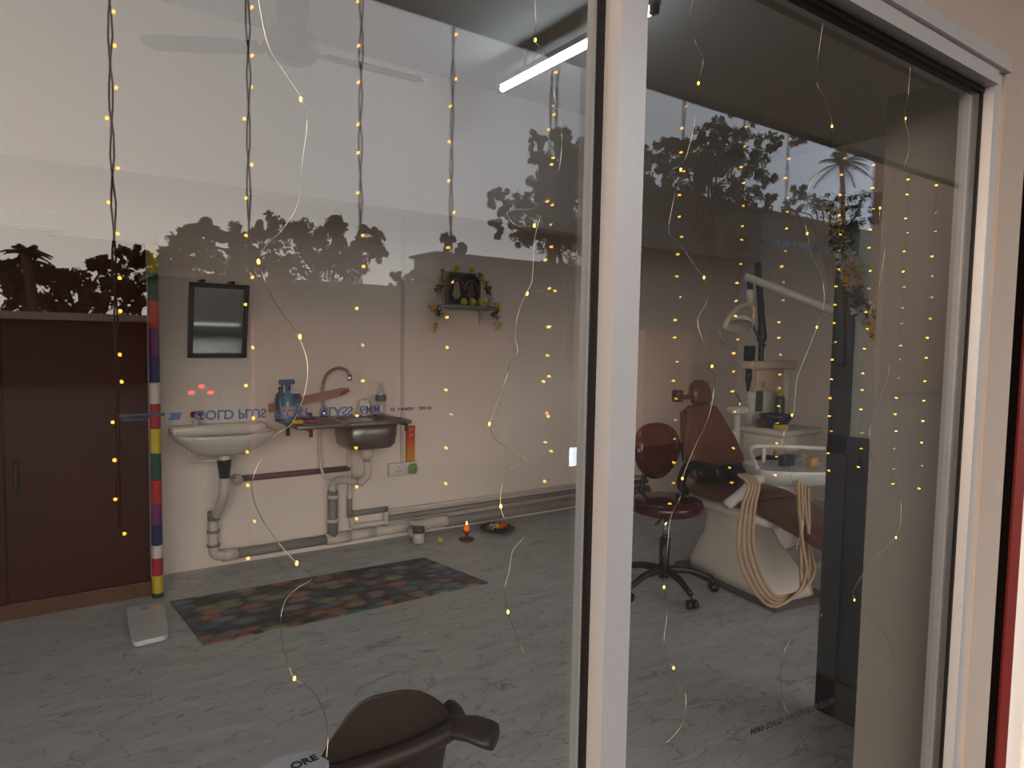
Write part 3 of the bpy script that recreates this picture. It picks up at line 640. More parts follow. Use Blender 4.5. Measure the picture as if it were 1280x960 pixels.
# sink
zs = .90
sx0 = at_y(352, 522, YB-.42).x; sx1 = at_y(522, 522, YB-.05).x
sx0 = at_z(372, 530, zs).x; 
sk = thing('kitchen_sink', 'stainless steel drainboard sink with a deep bowl on brackets', 'sink', (sxx, YB, zs-.2))
yf = YB-.46
xL, xR_ = at_y(372, 530, yf).x, at_y(512, 528, yf).x
mb = MB()
bl0, bl1 = at_y(436, 545, yf+.05).x, at_y(503, 545, yf+.05).x
mb.rbox((xL, yf, zs-.025), (bl0, YB-.004, zs), .008); mb.rbox((bl1, yf, zs-.025), (xR_+.02, YB-.004, zs), .008)
mb.rbox((bl0-.01, yf, zs-.025), (bl1+.01, yf+.05, zs), .008); mb.rbox((bl0-.01, YB-.08, zs-.025), (bl1+.01, YB-.004, zs), .008)
for k in range(6):
    x = xL+.05+k*(bl0-xL-.1)/5; mb.rbox((x-.008, yf+.07, zs-.001), (x+.008, YB-.1, zs+.005), .003)
mb.build('drainboard', steel, sk)
mb = MB(); rs_ = []
bxm = (bl0+bl1)/2; hw = (bl1-bl0)/2; ym = (yf+.05+YB-.08)/2; hd = (YB-.08-yf-.05)/2
for (s_, z) in ((.25, zs-.19), (.8, zs-.185), (.93, zs-.16), (.98, zs-.1), (1, zs-.005), (.97, zs-.005), (.95, zs-.1), (.9, zs-.15), (.75, zs-.172), (.2, zs-.178)):
    r = []
    for j in range(40):
        a = 2*PI*j/40; cx_, sy_ = math.cos(a), math.sin(a)
        r.append(V((bxm+hw*s_*math.copysign(abs(cx_)**.5, cx_), ym+hd*s_*math.copysign(abs(sy_)**.5, sy_), z)))
    rs_.append(r)
mb.loft(rs_); mb.build('sink_bowl', steel, sk)
mb = MB(); mb.lathe([(.03, -.27), (.045, -.235), (.05, -.2), (.03, -.18)], 18, Matrix.Translation((sxx+.02, YB-.25, zs))); mb.build('waste_outlet', pvc, sk)
for x in (xL+.08, xR_-.02):
    mb = MB(); mb.box((x-.012, yf+.01, zs-.035), (x+.012, YB-.002, zs-.026)); mb.box((x-.012, YB-.008, zs-.12), (x+.012, YB-.002, zs-.03)); mb.box((x-.01, yf-.002, zs-.07), (x+.01, yf+.01, zs-.026)); mb.build('bracket', darkframe, sk)
# swan-neck tap
tp = at_y(406, 505, YB-.06); tx = tp.x
zt = at_y(415, 462, YB-.1).z
tap = thing('swan_neck_tap', 'curved swan-neck tap standing behind the steel sink', 'tap', (tx, YB-.045, zs))
tx2 = at_y(438, 467, YB-.2).x
qq = [V((tx, YB-.045, zs+.003))]+[at_y(x, y, yy) for (x, y, yy) in ((403, 495, YB-.045), (404, 481, YB-.05), (408, 469, YB-.07), (416, 462, YB-.1), (425, 460, YB-.14), (433, 463, YB-.175), (437, 469, YB-.19))]
mb = MB(); mb.tube(smooth(qq, 6), .0105, 12); mb.build('spout', mat('satin nickel', (150, 140, 130), .35, .5), tap)
mb = MB(); mb.lathe([(.024, 0), (.022, .025), (.016, .05)], 16, Matrix.Translation((tx, YB-.045, zs))); mb.build('base', chrome, tap)
mb = MB(); mb.lathe([(.014, -.03), (.016, -.02), (.016, .01), (.01, .012)], 14, Matrix.Translation(qq[-1]+V((0, 0, -.005)))); mb.build('aerator', chrome, tap)
hs = MB(); hs.tube(smooth([(tx-.02, YB-.03, zs-.03), (tx-.025, YB-.04, .62), (tx+.0, YB-.06, .5), (tx+.08, YB-.06, .43)], 7), .009, 10); hs.build('supply_hose', pvc, tap)
# dark supply pipe between basin and sink
sp_ = thing('water_pipe', 'dark grey water pipe running level between basin and sink', 'pipe', at_y(360, 590, YB-.03))
p0 = at_y(296, 598, YB-.035); p1 = at_y(437, 586, YB-.035); zz = (p0.z+p1.z)/2
mb = MB(); mb.tube([(p0.x, YB-.035, zz), (p1.x, YB-.035, zz)], .019, 12); mb.build('pipe_run', dpvc, sp_)
mb = MB(); mb.tube([(p0.x, YB-.004, zz), (p0.x, YB-.07, zz)], .03, 14); mb.tube([(p0.x, YB-.07, zz), (p0.x, YB-.075, zz)], .02, 12); mb.build('valve', pvc, sp_)
mb = MB(); mb.tube(smooth([(p0.x, YB-.06, zz+.01), (p0.x-.05, YB-.08, zz+.03), (p0.x-.09, YB-.12, zz+.14), (bx+.03, YB-.16, zb-.13)], 6), .007, 8); mb.build('supply_hose', chrome, sp_)
mb = MB(); xd = at_y(437, 640, YB-.035).x
mb.tube(smooth([(p1.x, YB-.035, zz), (xd-.01, YB-.035, zz), (xd, YB-.035, zz-.015), (xd, YB-.035, .2)], 5), .016, 10)
mb.tube(smooth([(p1.x-.01, YB-.035, zz), (p1.x-.005, YB-.035, zz+.1), (p1.x+.01, YB-.05, zz+.2)], 5), .014, 10); mb.build('riser', pvc, sp_)
mb = MB(); mb.tube([(xd, YB-.035, .2), (xd, YB-.035, .33)], .018, 10); mb.build('riser_sleeve', gpvc, sp_)
# pipes running along the foot of the wall to the right
wp = thing('wall_pipe', 'bundle of grey and white pipes clipped along the foot of the back wall', 'pipe', at_y(600, 640, YB-.03))
def zof(px, py): return at_y(px, py, YB-.03).z
xa = at_y(440, 650, YB-.03).x; xb_ = at_y(484, 650, YB-.03).x; XE = 4.6
za = zof(560, 637)
mb = MB(); mb.tube([(xa, YB-.03, .22), (xb_, YB-.03, .22)], .02, 10); mb.tube([(xb_, YB-.035, za), (XE, YB-.035, za)], .021, 10); mb.build('upper_pipe', gpvc, wp)
mb = MB(); mb.tube([(xb_-.02, YB-.025, za+.05), (XE, YB-.025, za+.05)], .015, 10); mb.tube([(xb_, YB-.03, za-.055), (XE, YB-.03, za-.055)], .02, 10); mb.tube([(xb_-.01, YB-.03, za+.05), (xb_-.01, YB-.03, .1)], .02, 10); mb.tube([(xa, YB-.03, .2), (xa, YB-.03, .13), ], .018, 10); mb.tube([(xa, YB-.03, .13), (xb_+.2, YB-.03, .13)], .018, 10); mb.build('thin_pipe', pvc, wp)
xg = at_y(555, 655, PY).x
mb = MB(); mb.tube([(xg, PY, .07), (XE, PY, .07)], .04, 12); mb.build('low_pipe', gpvc, wp)
mb = MB(); mb.tube(smooth([(xt-.02, PY, .075), (xt+.07, PY-.03, .08), (xt+.16, PY-.01, .085), (xg+.02, PY, .075)], 5), .042, 14); mb.build('coupling', pvc, wp)
tr = at_z(523, 680, 0)
ft = thing('floor_trap', 'white stub pipe with a grey cap standing out from the wall onto the floor', 'pipe', (tr.x, tr.y, 0))
mb = MB(); mb.tube([V((xt-.03, PY-.05, .07)), V((tr.x, tr.y+.03, .05))], .036, 14); mb.tube([(tr.x, tr.y, .012), (tr.x, tr.y, .085)], .04, 16); mb.build('stub', pvc, ft)
mb = MB(); mb.lathe([(.043, .083), (.043, .118), (.03, .122), (.002, .122)], 16, Matrix.Translation((tr.x, tr.y, 0))); mb.build('cap', dpvc, ft)
# ------------------------------------------------------------------ things on the sink
def bottle(name, px, py, y, prof, mats, label, cat, z=None):
    c = at_y(px, py, y); root = thing(name, label, cat, (c.x, y, zs+.006)); return root, Matrix.Translation((c.x, y, zs+.006))
blue = mat('blue plastic', (22, 78, 122), .3); lblue = mat('light blue cleaner', (52, 120, 150), .2, var=.1)
root, M = bottle('spray_bottle', 360, 515, YB-.30, None, None, 'blue trigger spray bottle at the left end of the sink', 'bottle')
mb = MB(); mb.lathe([(.001, 0), (.036, 0), (.04, .01), (.04, .11), (.034, .15), (.016, .18), (.014, .2)], 20, M); mb.build('bottle', lblue, root)
mb = MB(); mb.lathe([(.041, .03), (.0412, .03), (.0412, .1), (.041, .1)], 20, M); mb.build('bottle_label', mat('printed label', (190, 170, 168), .5, var=.3, scale=60), root)
mb = MB(); mb.lathe([(.017, .195), (.018, .22), (.012, .23)], 14, M); mb.rbox((-.055, -.014, .228), (.04, .014, .258), .008, M=M); mb.tube([M @ V((-.03, 0, .23)), M @ V((-.045, 0, .19)), M @ V((-.04, 0, .17))], .006, 8); mb.build('trigger_head', blue, root)
root, M = bottle('cleaner_bottle', 351, 515, YB-.18, None, None, 'blue cleaner bottle with a dark purple cap behind the spray bottle', 'bottle')
mb = MB(); mb.lathe([(.001, 0), (.034, 0), (.036, .01), (.036, .13), (.03, .16), (.014, .175), (.013, .19)], 18, M); mb.build('bottle', mat('deep blue bottle', (20, 70, 108), .25), root)
mb = MB(); mb.lathe([(.016, .186), (.016, .205), (.004, .208)], 14, M); mb.build('cap', mat('dark purple cap', (66, 34, 54), .4), root)
root, M = bottle('detergent_pack', 369, 515, YB-.16, None, None, 'small blue detergent pack leaning beside the spray bottle', 'detergent')
mb = MB(); mb.loft([[M @ V((x*w_, y*d_, z)) for (x, y) in ((-1, -1), (1, -1), (1, 1), (-1, 1))] for (w_, d_, z) in ((.03, .02, 0), (.032, .022, .08), (.03, .016, .13), (.03, .003, .16))], sm=False); mb.build('pack', blue, root)
mb = MB(); mb.box((-.026, -.024, .03), (.026, -.021, .1), M); mb.build('pack_label', mat('pale blue label', (90, 140, 170), .5), root)
# long brown plank leaning across the back of the sink
pa, pb = at_y(337, 510, YB-.06), at_y(437, 489, YB-.10)
root = thing('wooden_plank', 'long tan-brown board lying across behind the tap and bottles', 'board', (pa+pb)/2)
mb = MB(); d = (pb-pa).normalized(); n_ = V((0, -1, 0)); u_ = n_.cross(d).normalized()*-1
L_ = (pb-pa).length
def PP(t, h, k): return pa+d*(t*L_)+V((0, 0, 1))*h+V((0, k, 0))
out = [PP(0, -.03, 0), PP(.3, -.026, 0), PP(.8, -.022, 0), PP(.95, -.016, 0), PP(1, .0, 0), PP(.985, .022, 0), PP(.9, .03, 0), PP(.4, .028, 0), PP(0, .024, 0)]
mb.prism(out, (0, .022, 0)); mb.build('board', mat('tan board', (150, 116, 92), .6, var=.2), root)
mb = MB(); mb.prism([PP(.86, -.016, -.002), PP(1.0, -.002, -.002), PP(.99, .016, -.002), PP(.9, .012, -.002)], (0, .002, 0)); mb.build('end_patch', mat('reddish brown end', (116, 62, 44), .6), root)
# water bottle
root, M = bottle('water_bottle', 476, 510, YB-.10, None, None, 'clear plastic water bottle with a blue label on the sink corner', 'bottle')
bm_ = glass_mat('clear plastic', .06, (.86, .9, .92))
mb = MB(); mb.lathe([(.001, 0), (.032, 0), (.036, .01), (.035, .07), (.036, .13), (.03, .165), (.014, .195), (.013, .21)], 18, M); mb.build('bottle', bm_, root)
mb = MB(); mb.lathe([(.0365, .09), (.037, .092), (.037, .128), (.0365, .13)], 18, M); mb.build('bottle_label', mat('teal blue label', (40, 84, 98), .5), root)
mb = MB(); mb.lathe([(.015, .205), (.015, .226), (.003, .228)], 14, M); mb.build('cap', white_pl, root)
# cloth, scrubber, sponge, brush, cup
def small(name, px, py, z, label, cat, fn, m_, y=None):
    c = at_y(px, py, y) if y is not None else at_z(px, py, z); c.z = z
    mb = MB(); fn(mb, c); o = mb.build(name, m_, origin=c); return tag(o, label, cat)
def fcloth(mb, c):
    rings = []
    for i, (r, z) in enumerate(((.06, 0), (.062, .02), (.05, .06), (.036, .09), (.012, .1))):
        rings.append([c+V((r*math.cos(a)*(1+.2*math.sin(3*a+i)), r*.6*math.sin(a), z+.008*math.sin(4*a))) for a in [2*PI*j/20 for j in range(20)]])
    mb.loft(rings)
small('crumpled_cloth', 456, 505, zs+.002, 'crumpled off-white cloth on the sink rim by the water bottle', 'cloth', fcloth, mat('off-white cloth', (222, 214, 200), .9), YB-.05)
small('scrub_brush', 386, 520, zs+.008, 'dark blue scrubber on the drainboard', 'scrubber', lambda mb, c: (mb.rbox(c+V((-.035, -.022, 0)), c+V((.035, .022, .02)), .006), mb.rbox(c+V((-.02, -.012, .018)), c+V((.02, .012, .045)), .006)), mat('dark blue scrubber', (26, 32, 92), .6), YB-.24)
small('dish_sponge', 372, 521, zs+.006, 'yellow dish sponge on the sink front edge', 'sponge', lambda mb, c: mb.rbox(c+V((-.03, -.02, 0)), c+V((.03, .02, .025)), .006), mat('yellow sponge', (196, 160, 40), .9, bump=.4, scale=80), YB-.40)
small('pink_brush', 388, 520, zs+.006, 'thin pink brush lying on the drainboard', 'brush', lambda mb, c: (mb.tube([c+V((-.05, 0, .006)), c+V((.06, .01, .006))], .006, 8), mb.rbox(c+V((-.075, -.01, 0)), c+V((-.04, .01, .014)), .003)), mat('pink plastic', (176, 86, 96), .5), YB-.36)
def fcup(mb, c): mb.lathe([(.001, 0), (.024, 0), (.03, .07), (.028, .07), (.022, .006), (.001, .005)], 16, Matrix.Translation(c))
small('plastic_tumbler', 470, 520, zs-.03, 'orange-brown tumbler standing in the sink bowl', 'tumbler', fcup, mat('orange brown plastic', (170, 116, 76), .4), YB-.2).location.z = zs-.172+.0
# ------------------------------------------------------------------ switchboard, strip, conduit
cx0 = at_y(503, 520, YB-.01).x
swx0, swx1 = at_y(486, 588, YB-.03).x, at_y(520, 588, YB-.03).x; swz0, swz1 = at_y(503, 594, YB-.03).z, at_y(503, 578, YB-.03).z
cn = MB(); cn.box((cx0-.012, YB-.014, swz1-.004), (cx0+.012, YB-.002, 2.28))
tag(cn.build('cable_conduit', pvc), 'thin vertical cable conduit running up the wall from the switchboard', 'conduit')
sb = thing('switchboard', 'white switchboard with a socket beneath the red and yellow strip', 'switchboard', ((swx0+swx1)/2, YB, swz0))
mb = MB(); mb.rbox((swx0, YB-.045, swz0), (swx1, YB-.002, swz1), .006); mb.build('box', white_pl, sb)
xm = swx0+(swx1-swx0)*.3
mb = MB(); mb.rbox((xm-.03, YB-.049, swz0+.016), (xm+.03, YB-.044, swz1-.016), .002); so = mb.build('socket', white_pl, sb)
mb = MB(); zc_ = (swz0+swz1)/2
for dx, dz in ((0, .016), (-.013, -.008), (.013, -.008)): mb.tube([(xm+dx, YB-.0488, zc_+dz), (xm+dx, YB-.0496, zc_+dz)], .005, 10)
mb.build('socket_hole', black, so)
xk = swx0+(swx1-swx0)*.58
mb = MB(); mb.rbox((xk-.022, YB-.05, swz0+.02), (xk+.022, YB-.044, swz1-.02), .003); mb.build('switch', white_pl, sb)
gxx = at_y(516, 585, YB-.06).x
mb = MB(); mb.rbox((gxx-.03, YB-.085, swz0+.012), (gxx+.026, YB-.046, swz1-.01), .014, 3)
tag(mb.build('plug_in_repellent', mat('green plastic', (104, 148, 84), .4)), 'small green plug-in device on the right of the switchboard', 'plug-in device')
def strip_mat():
    M = bpy.data.materials.new('red to yellow print'); M.use_nodes = True; nt = M.node_tree; N = nt.nodes; L = nt.links
    tc = N.new('ShaderNodeTexCoord'); s_ = N.new('ShaderNodeSeparateXYZ'); L.new(tc.outputs['Generated'], s_.inputs[0])
    cr = N.new('ShaderNodeValToRGB'); e = cr.color_ramp.elements; e[0].position = .1; e[0].color = (*lin((206, 140, 24)), 1); e[1].position = .75; e[1].color = (*lin((190, 34, 24)), 1)
    L.new(s_.outputs['Z'], cr.inputs[0]); b = N['Principled BSDF']; L.new(cr.outputs[0], b.inputs['Base Color']); b.inputs['Roughness'].default_value = .5
    return M
tx0, tx1 = at_y(508, 555, YB-.02).x, at_y(518, 555, YB-.02).x; tz0, tz1 = swz1+.003, at_y(513, 532, YB-.02).z
ts = thing('thermometer_strip', 'tall narrow red to yellow strip standing on the switchboard', 'card strip', ((tx0+tx1)/2, YB-.02, tz0))
mb = MB(); mb.box((tx0, YB-.028, tz0), (tx1, YB-.012, tz1)); mb.build('card', strip_mat(), ts)
mb = MB()
for f_ in (.9, .74): mb.box((tx0+.016, YB-.0295, tz0+(tz1-tz0)*f_-.012), (tx1-.016, YB-.0275, tz0+(tz1-tz0)*f_+.012))
mb.build('print_mark', mat('faded print', (206, 110, 90), .6), ts)
# ------------------------------------------------------------------ shelf with picture
shz = at_y(580, 382, YB-.14).z
h0, h1 = at_y(549, 382, YB-.16).x, at_y(622, 384, YB-.16).x
sf = thing('wall_shelf', 'small grey wall shelf carrying the garlanded picture', 'shelf', ((h0+h1)/2, YB, shz))
mb = MB(); mb.rbox((h0, YB-.17, shz-.022), (h1, YB-.002, shz), .005); mb.build('board', mat('grey shelf', (128, 122, 118), .5), sf)
for x in (h0+.06, h1-.06):
    mb = MB(); mb.prism([(x-.008, YB-.003, shz-.022), (x-.008, YB-.13, shz-.022), (x-.008, YB-.003, shz-.13)], (.016, 0, 0)); mb.build('bracket', white_pl, sf)
q0, q1 = at_y(558, 360, YB-.08).x, at_y(600, 360, YB-.08).x; pz1 = at_y(580, 341, YB-.08).z
pf = thing('framed_picture', 'small dark framed devotional picture of two figures on the wall shelf', 'picture', ((q0+q1)/2, YB-.08, shz))
mb = MB(); w_ = .012
for (a, b) in (((q0, shz+.001), (q1, shz+w_)), ((q0, pz1-w_), (q1, pz1)), ((q0, shz+.001), (q0+w_, pz1)), ((q1-w_, shz+.001), (q1, pz1))): mb.box((a[0], YB-.09, a[1]), (b[0], YB-.07, b[1]))
mb.build('frame', mat('green gold frame', (96, 100, 40), .4), pf)
mb = MB(); mb.box((q0+.008, YB-.08, shz+.006), (q1-.008, YB-.072, pz1-.006)); mb.build('print', mat('dark navy print', (30, 26, 36), .5), pf)
for (fx, cA, cB, wd_) in ((.3, (110, 66, 56), (150, 138, 128), 1.0), (.73, (120, 88, 84), (112, 60, 54), .9)):
    x = q0+(q1-q0)*fx; zc_ = shz+(pz1-shz)*.55; R = (q1-q0)*.2*wd_
    mb = MB()
    mb.tube([(x+R*math.cos(a), YB-.081, zc_+R*1.05*math.sin(a)) for a in [PI*(-.1+1.2*k/16) for k in range(17)]], .008, 6); mb.build('halo', mat('halo print %d' % int(fx*10), cA, .6), pf)
    mb = MB(); n_ = 14
    mb.prism([(x+R*.62*math.cos(2*PI*k/n_)*(1.15 if math.sin(2*PI*k/n_) < 0 else .7), YB-.082, zc_-R*.35+R*1.15*math.sin(2*PI*k/n_)) for k in range(n_)], (0, .003, 0)); mb.ball((x, YB-.082, zc_+R*.5), R*.28, 8, sc=(1, .2, 1)); mb.build('painted_figure', mat('figure print %d' % int(fx*10), cB, .6), pf)
def flower(mb, c, r, k=0):
    for i in range(26):
        d = V((random.gauss(0, 1), random.gauss(0, 1), random.gauss(0, 1))).normalized(); a = d.orthogonal().normalized()*r*.35; b = d.cross(a).normalized()*r*.35
        p = c+d*r*.75; mb.add([p-a, p-b, p+a+d*r*.2, p+b], [(0, 1, 2, 3)], k=k)
    mb.ball(c, r*.75, 8, k=k)
fl = [(566, 374, .025), (582, 372, .03), (591, 373, .028), (600, 373, .03), (609, 374, .026)]
for i, (px, py, r) in enumerate([(580, 375, .03), (591, 374, .032), (601, 375, .03), (610, 376, .024)]):
    c = at_y(px, py, YB-.135); c.z = shz+r*.95; mb = MB(); flower(mb, c, r)
    tag(mb.build('marigold', yellowf, origin=c), 'yellow flower in the row at the foot of the framed picture', 'flower', 'yellow flowers at the foot of the picture')
for i, (px, lb) in enumerate(((571, 'larger yellow flower on top of the picture frame'), (590, 'smaller yellow flower on the right of the frame top'))):
    c = at_y(px, 338, YB-.08); c.z = pz1+.026; mb = MB(); flower(mb, c, .028-.004*i, 0); tag(mb.build('marigold', yellowf, origin=c), lb, 'flower')
def tinsel(name, pts, label, mats, rad, n, y_or_pts=None, group=None):
    pts = smooth(pts, 8); root = thing(name, label, 'tinsel garland', pts[0], group)
    names = ['gold_tinsel', 'silver_tinsel', 'green_tinsel']
    for k, m_ in enumerate(mats):
        mb = MB()
        if k == 0: mb.tube(pts, .004, 5)
        for _ in range(n//len(mats)):
            t = random.random()
            if random.random() < .8 and int(t*7+k) % len(mats) != 0: t = (int(t*7)-(int(t*7+k) % len(mats))+random.random())/7
            t = min(.999, max(0, t)); f_ = t*(len(pts)-1); i = int(f_); p = pts[i].lerp(pts[i+1], f_-i)
            d = V((random.gauss(0, 1), random.gauss(0, 1), random.gauss(0, 1))).normalized(); s_ = d.orthogonal().normalized()
            s_ = Matrix.Rotation(random.random()*6.3, 3, d) @ s_*rad*.11
            e = p+d*rad*random.uniform(.5, 1.1); mb.add([p-s_, p+s_, e+s_, e-s_], [(0, 1, 2, 3)])
        mb.build(names[k], m_, root)
    return root
tinsel('tinsel_garland', [at_y(x, y, YB-.13) for (x, y) in ((556, 340), (550, 356), (545, 372), (541, 385), (549, 392), (547, 402), (541, 412))], 'gold and dark tinsel hanging at the left end of the wall shelf', [gold, silver, gtin], .035, 520)
tinsel('tinsel_garland', [at_y(x, y, YB-.13) for (x, y) in ((600, 345), (609, 358), (613, 374), (622, 384), (618, 394), (622, 404), (621, 412))], 'gold and dark tinsel hanging at the right end of the wall shelf', [gold, silver, gtin], .035, 520)
# ------------------------------------------------------------------ offerings on the floor
c = at_z(622, 663, 0); 
pl = thing('offering_plate', 'dark round plate heaped with petals on the floor by the wall', 'plate', (c.x, c.y, 0))
mb = MB(); mb.lathe([(.001, .004), (.08, .0), (.13, .022), (.135, .026), (.13, .028), (.08, .01), (.001, .012)], 28, Matrix.Translation((c.x, c.y, 0))); mb.build('dish', mat('dark metal dish', (64, 62, 60), .35, .6), pl)
for nm, col, ox, oy in (('orange', (206, 92, 40), .045, -.01), ('yellow', (200, 160, 60), -.015, .01), ('white', (196, 190, 170), -.055, .01), ('green', (64, 92, 44), -.085, .0)):
    mb = MB()
    for _ in range(3): flower(mb, V((c.x+ox+random.uniform(-.02, .02), c.y+oy+random.uniform(-.03, .03), .035)), .024)
    mb.build('petal_heap', mat(nm+' petals', col, .7, var=.2), pl)['label'] = nm+' petals'
c = at_z(583, 675, 0)
dy = thing('oil_lamp', 'small brass oil lamp with a lit flame on the floor', 'oil lamp', (c.x, c.y, 0))
mb = MB(); mb.lathe([(.001, 0), (.05, 0), (.055, .012), (.045, .014), (.012, .018), (.01, .045), (.03, .06), (.032, .066), (.001, .058)], 22, Matrix.Translation((c.x, c.y, 0))); mb.build('stand', mat('old brass', (112, 76, 44), .35, .7), dy)
mb = MB(); mb.lathe([(.001, .06), (.018, .066), (.024, .085), (.014, .105), (.002, .115)], 14, Matrix.Translation((c.x, c.y, 0))); mb.build('glass_cup', mat('amber glass cup', (168, 70, 28), .15, emit=(255, 110, 30), es=.5), dy)
mb = MB(); mb.lathe([(.001, .108), (.006, .115), (.001, .135)], 10, Matrix.Translation((c.x, c.y, 0))); mb.build('flame', mat('lamp flame', (255, 190, 90), .3, emit=(255, 190, 90), es=14), dy)
c = at_z(550, 679, 0); c.z = .02; mb = MB(); flower(mb, c, .026); tag(mb.build('marigold', yellowf, origin=c), 'single yellow flower lying on the floor by the stub pipe', 'flower')
# ------------------------------------------------------------------ operator stool
c = at_z(829, 738, 0)
st = thing('operator_stool', 'brown padded operator stool on a black five-arm castor base', 'stool', (c.x, c.y, 0))
seat_z = .50
mb = MB(); mb.lathe([(.001, seat_z-.04), (.17, seat_z-.04), (.2, seat_z-.03), (.212, seat_z), (.2, seat_z+.03), (.15, seat_z+.042), (.001, seat_z+.045)], 32, Matrix.Translation((c.x, c.y, 0))); mb.build('seat', darkleather, st)
# backrest: domed oval pad
fdir = V((-.35, .95, 0)).normalized()      # the way the stool faces
view = (CAM-V((c.x, c.y, CAM.z))).normalized()
bdir = (V((-.25, .3, 0))).normalized()
bc = V((c.x, c.y, 0))+V((.115, .2, .775)); nrm = V((.1, -.98, .12)).normalized(); rx = V((0, 0, 1)).cross(nrm).normalized(); uy = nrm.cross(rx)
rings = []
for (s_, dpt) in ((.02, .055), (.5, .05), (.85, .036), (.98, .015), (1, -.005), (.97, -.025), (.6, -.035), (.02, -.035)):
    r = []
    for j in range(36):
        a = 2*PI*j/36; cx_, sy_ = math.cos(a), math.sin(a)
        wx = .215*math.copysign(abs(cx_)**.8, cx_)*(1 if sy_ > 0 else 1-.28*abs(sy_)); wy = .17*sy_
        r.append(bc+rx*wx*s_+uy*wy*s_+nrm*(dpt-.02*(wx*s_/.2)**2*-1))
    rings.append(r)
mb = MB(); mb.loft(rings); mb.build('backrest', darkleather, st)
mb = MB(); mb.tube(smooth([V((c.x, c.y, seat_z-.045)), V((c.x+.03, c.y+.14, seat_z-.05)), V((c.x+.06, c.y+.255, seat_z+.02)), bc-nrm*.03], 6), .014, 8); mb.build('back_bracket', black, st)
mb = MB(); mb.lathe([(.05, .44), (.06, .455), (.1, .458)], 16, Matrix.Translation((c.x, c.y, 0))); mb.tube([(c.x-.02, c.y, .44), (c.x+.17, c.y-.06, .425)], .007, 8); mb.tube([(c.x, c.y, .44), (c.x-.17, c.y-.08, .425)], .007, 8); mb.build('lever_plate', black, st)
mb = MB(); mb.tube([(c.x, c.y, .3), (c.x, c.y, .45)], .016, 12); mb.build('gas_lift', chrome, st)
mb = MB(); mb.tube([(c.x, c.y, .08), (c.x, c.y, .31)], .03, 16); mb.build('column', black, st)
c0 = at_z(862, 760, 0)
a0 = math.atan2(c0.y-c.y, c0.x-c.x)
for k in range(5):
    a = a0+k*2*PI/5; d = V((math.cos(a), math.sin(a), 0)); b0_ = V((c.x, c.y, 0))
    mb = MB(); mb.tube(smooth([b0_+V((0, 0, .125))+d*.02, b0_+d*.15+V((0, 0, .12)), b0_+d*.28+V((0, 0, .075))], 5), [.024-.0009*i for i in range(11)], 10); lg_ = mb.build('leg', black, st)
    mb = MB(); s_ = V((0, 0, 1)).cross(d)
    for sg in (-1, 1): mb.tube([b0_+d*.29+s_*sg*.008+V((0, 0, .027)), b0_+d*.29+s_*sg*.026+V((0, 0, .027))], .026, 14)
    mb.tube([b0_+d*.28+V((0, 0, .03)), b0_+d*.28+V((0, 0, .08))], .009, 8); mb.build('castor', black, lg_)
# ------------------------------------------------------------------ dental chair
hip = V((3.51, 1.95, 0)); du = V((-.148, -.989, 0)).normalized(); dv = V((-du.y, du.x, 0))
def DC(u, v, z): return hip+du*u+dv*v+V((0, 0, z))
dch = thing('dental_chair', 'brown reclining dental chair on a white moulded base', 'dental chair', DC(.2, 0, 0))
def pad(stations, n=20, pw=.55):
    rings = []
    for (u, z, w_, t, tu, tz) in stations:     # centre line, half width, half thickness, direction across the pad
        r = []
        for j in range(n):
            a = 2*PI*j/n; cx_, sy_ = math.cos(a), math.sin(a)
            x = w_*math.copysign(abs(cx_)**pw, cx_); y = t*math.copysign(abs(sy_)**pw, sy_)
            r.append(DC(u+tu*y, x, z+tz*y))
        rings.append(r)
    mb = MB(); mb.loft(rings); return mb
pad([(-.02, .57, .15, .02, .93, .36), (-.03, .60, .225, .04, .93, .36), (-.07, .7, .235, .045, .93, .36), (-.12, .82, .2, .045, .93, .36), (-.17, .94, .145, .042, .93, .36), (-.2, 1.01, .115, .035, .93, .36), (-.205, 1.025, .06, .015, .93, .36)]).build('backrest', brownleather, dch)
pad([(-.06, .56, .14, .01, .93, .36), (-.085, .6, .2, .03, .93, .36), (-.13, .72, .215, .03, .93, .36), (-.23, .98, .15, .03, .93, .36), (-.245, 1.02, .08, .01, .93, .36)]).build('back_shell', black, dch)
pad([(-.205, 1.03, .05, .015, .93, .36), (-.205, 1.05, .075, .032, .93, .36), (-.225, 1.11, .082, .038, .93, .36), (-.24, 1.16, .07, .034, .93, .36), (-.25, 1.185, .03, .012, .93, .36)]).build('headrest', brownleather, dch)
mb = MB(); mb.rbox(DC(-.30, -.12, 1.04)+V((-.03, -.03, 0)), DC(-.30, -.12, 1.04)+V((.03, .03, .08)), .012); mb.tube([DC(-.29, -.1, 1.07), DC(-.25, 0, 1.08)], .016, 8); mb.build('headrest_knob', black, dch)
pad([(-.03, .565, .17, .03, .93, .36), (-.0, .62, .2, .045, .93, .36), (-.02, .66, .2, .03, .93, .36)]).build('lumbar_band', darkleather if False else black, dch)
pad([(-.1, .53, .2, .03, 0, 1), (0, .53, .235, .045, 0, 1), (.3, .53, .23, .045, 0, 1), (.42, .53, .2, .03, 0, 1)]).build('seat', brownleather, dch)
pad([(.4, .52, .18, .03, .1, 1), (.5, .51, .2, .045, .25, .97), (.8, .44, .18, .045, .25, .97), (1.02, .38, .15, .04, .25, .97), (1.06, .37, .1, .02, .25, .97)]).build('leg_rest', brownleather, dch)
pad([(-.2, .46, .15, .02, 0, 1), (-.1, .46, .22, .035, 0, 1), (.3, .46, .24, .035, 0, 1), (.55, .45, .2, .03, 0, 1)]).build('seat_shell', white_pl, dch)
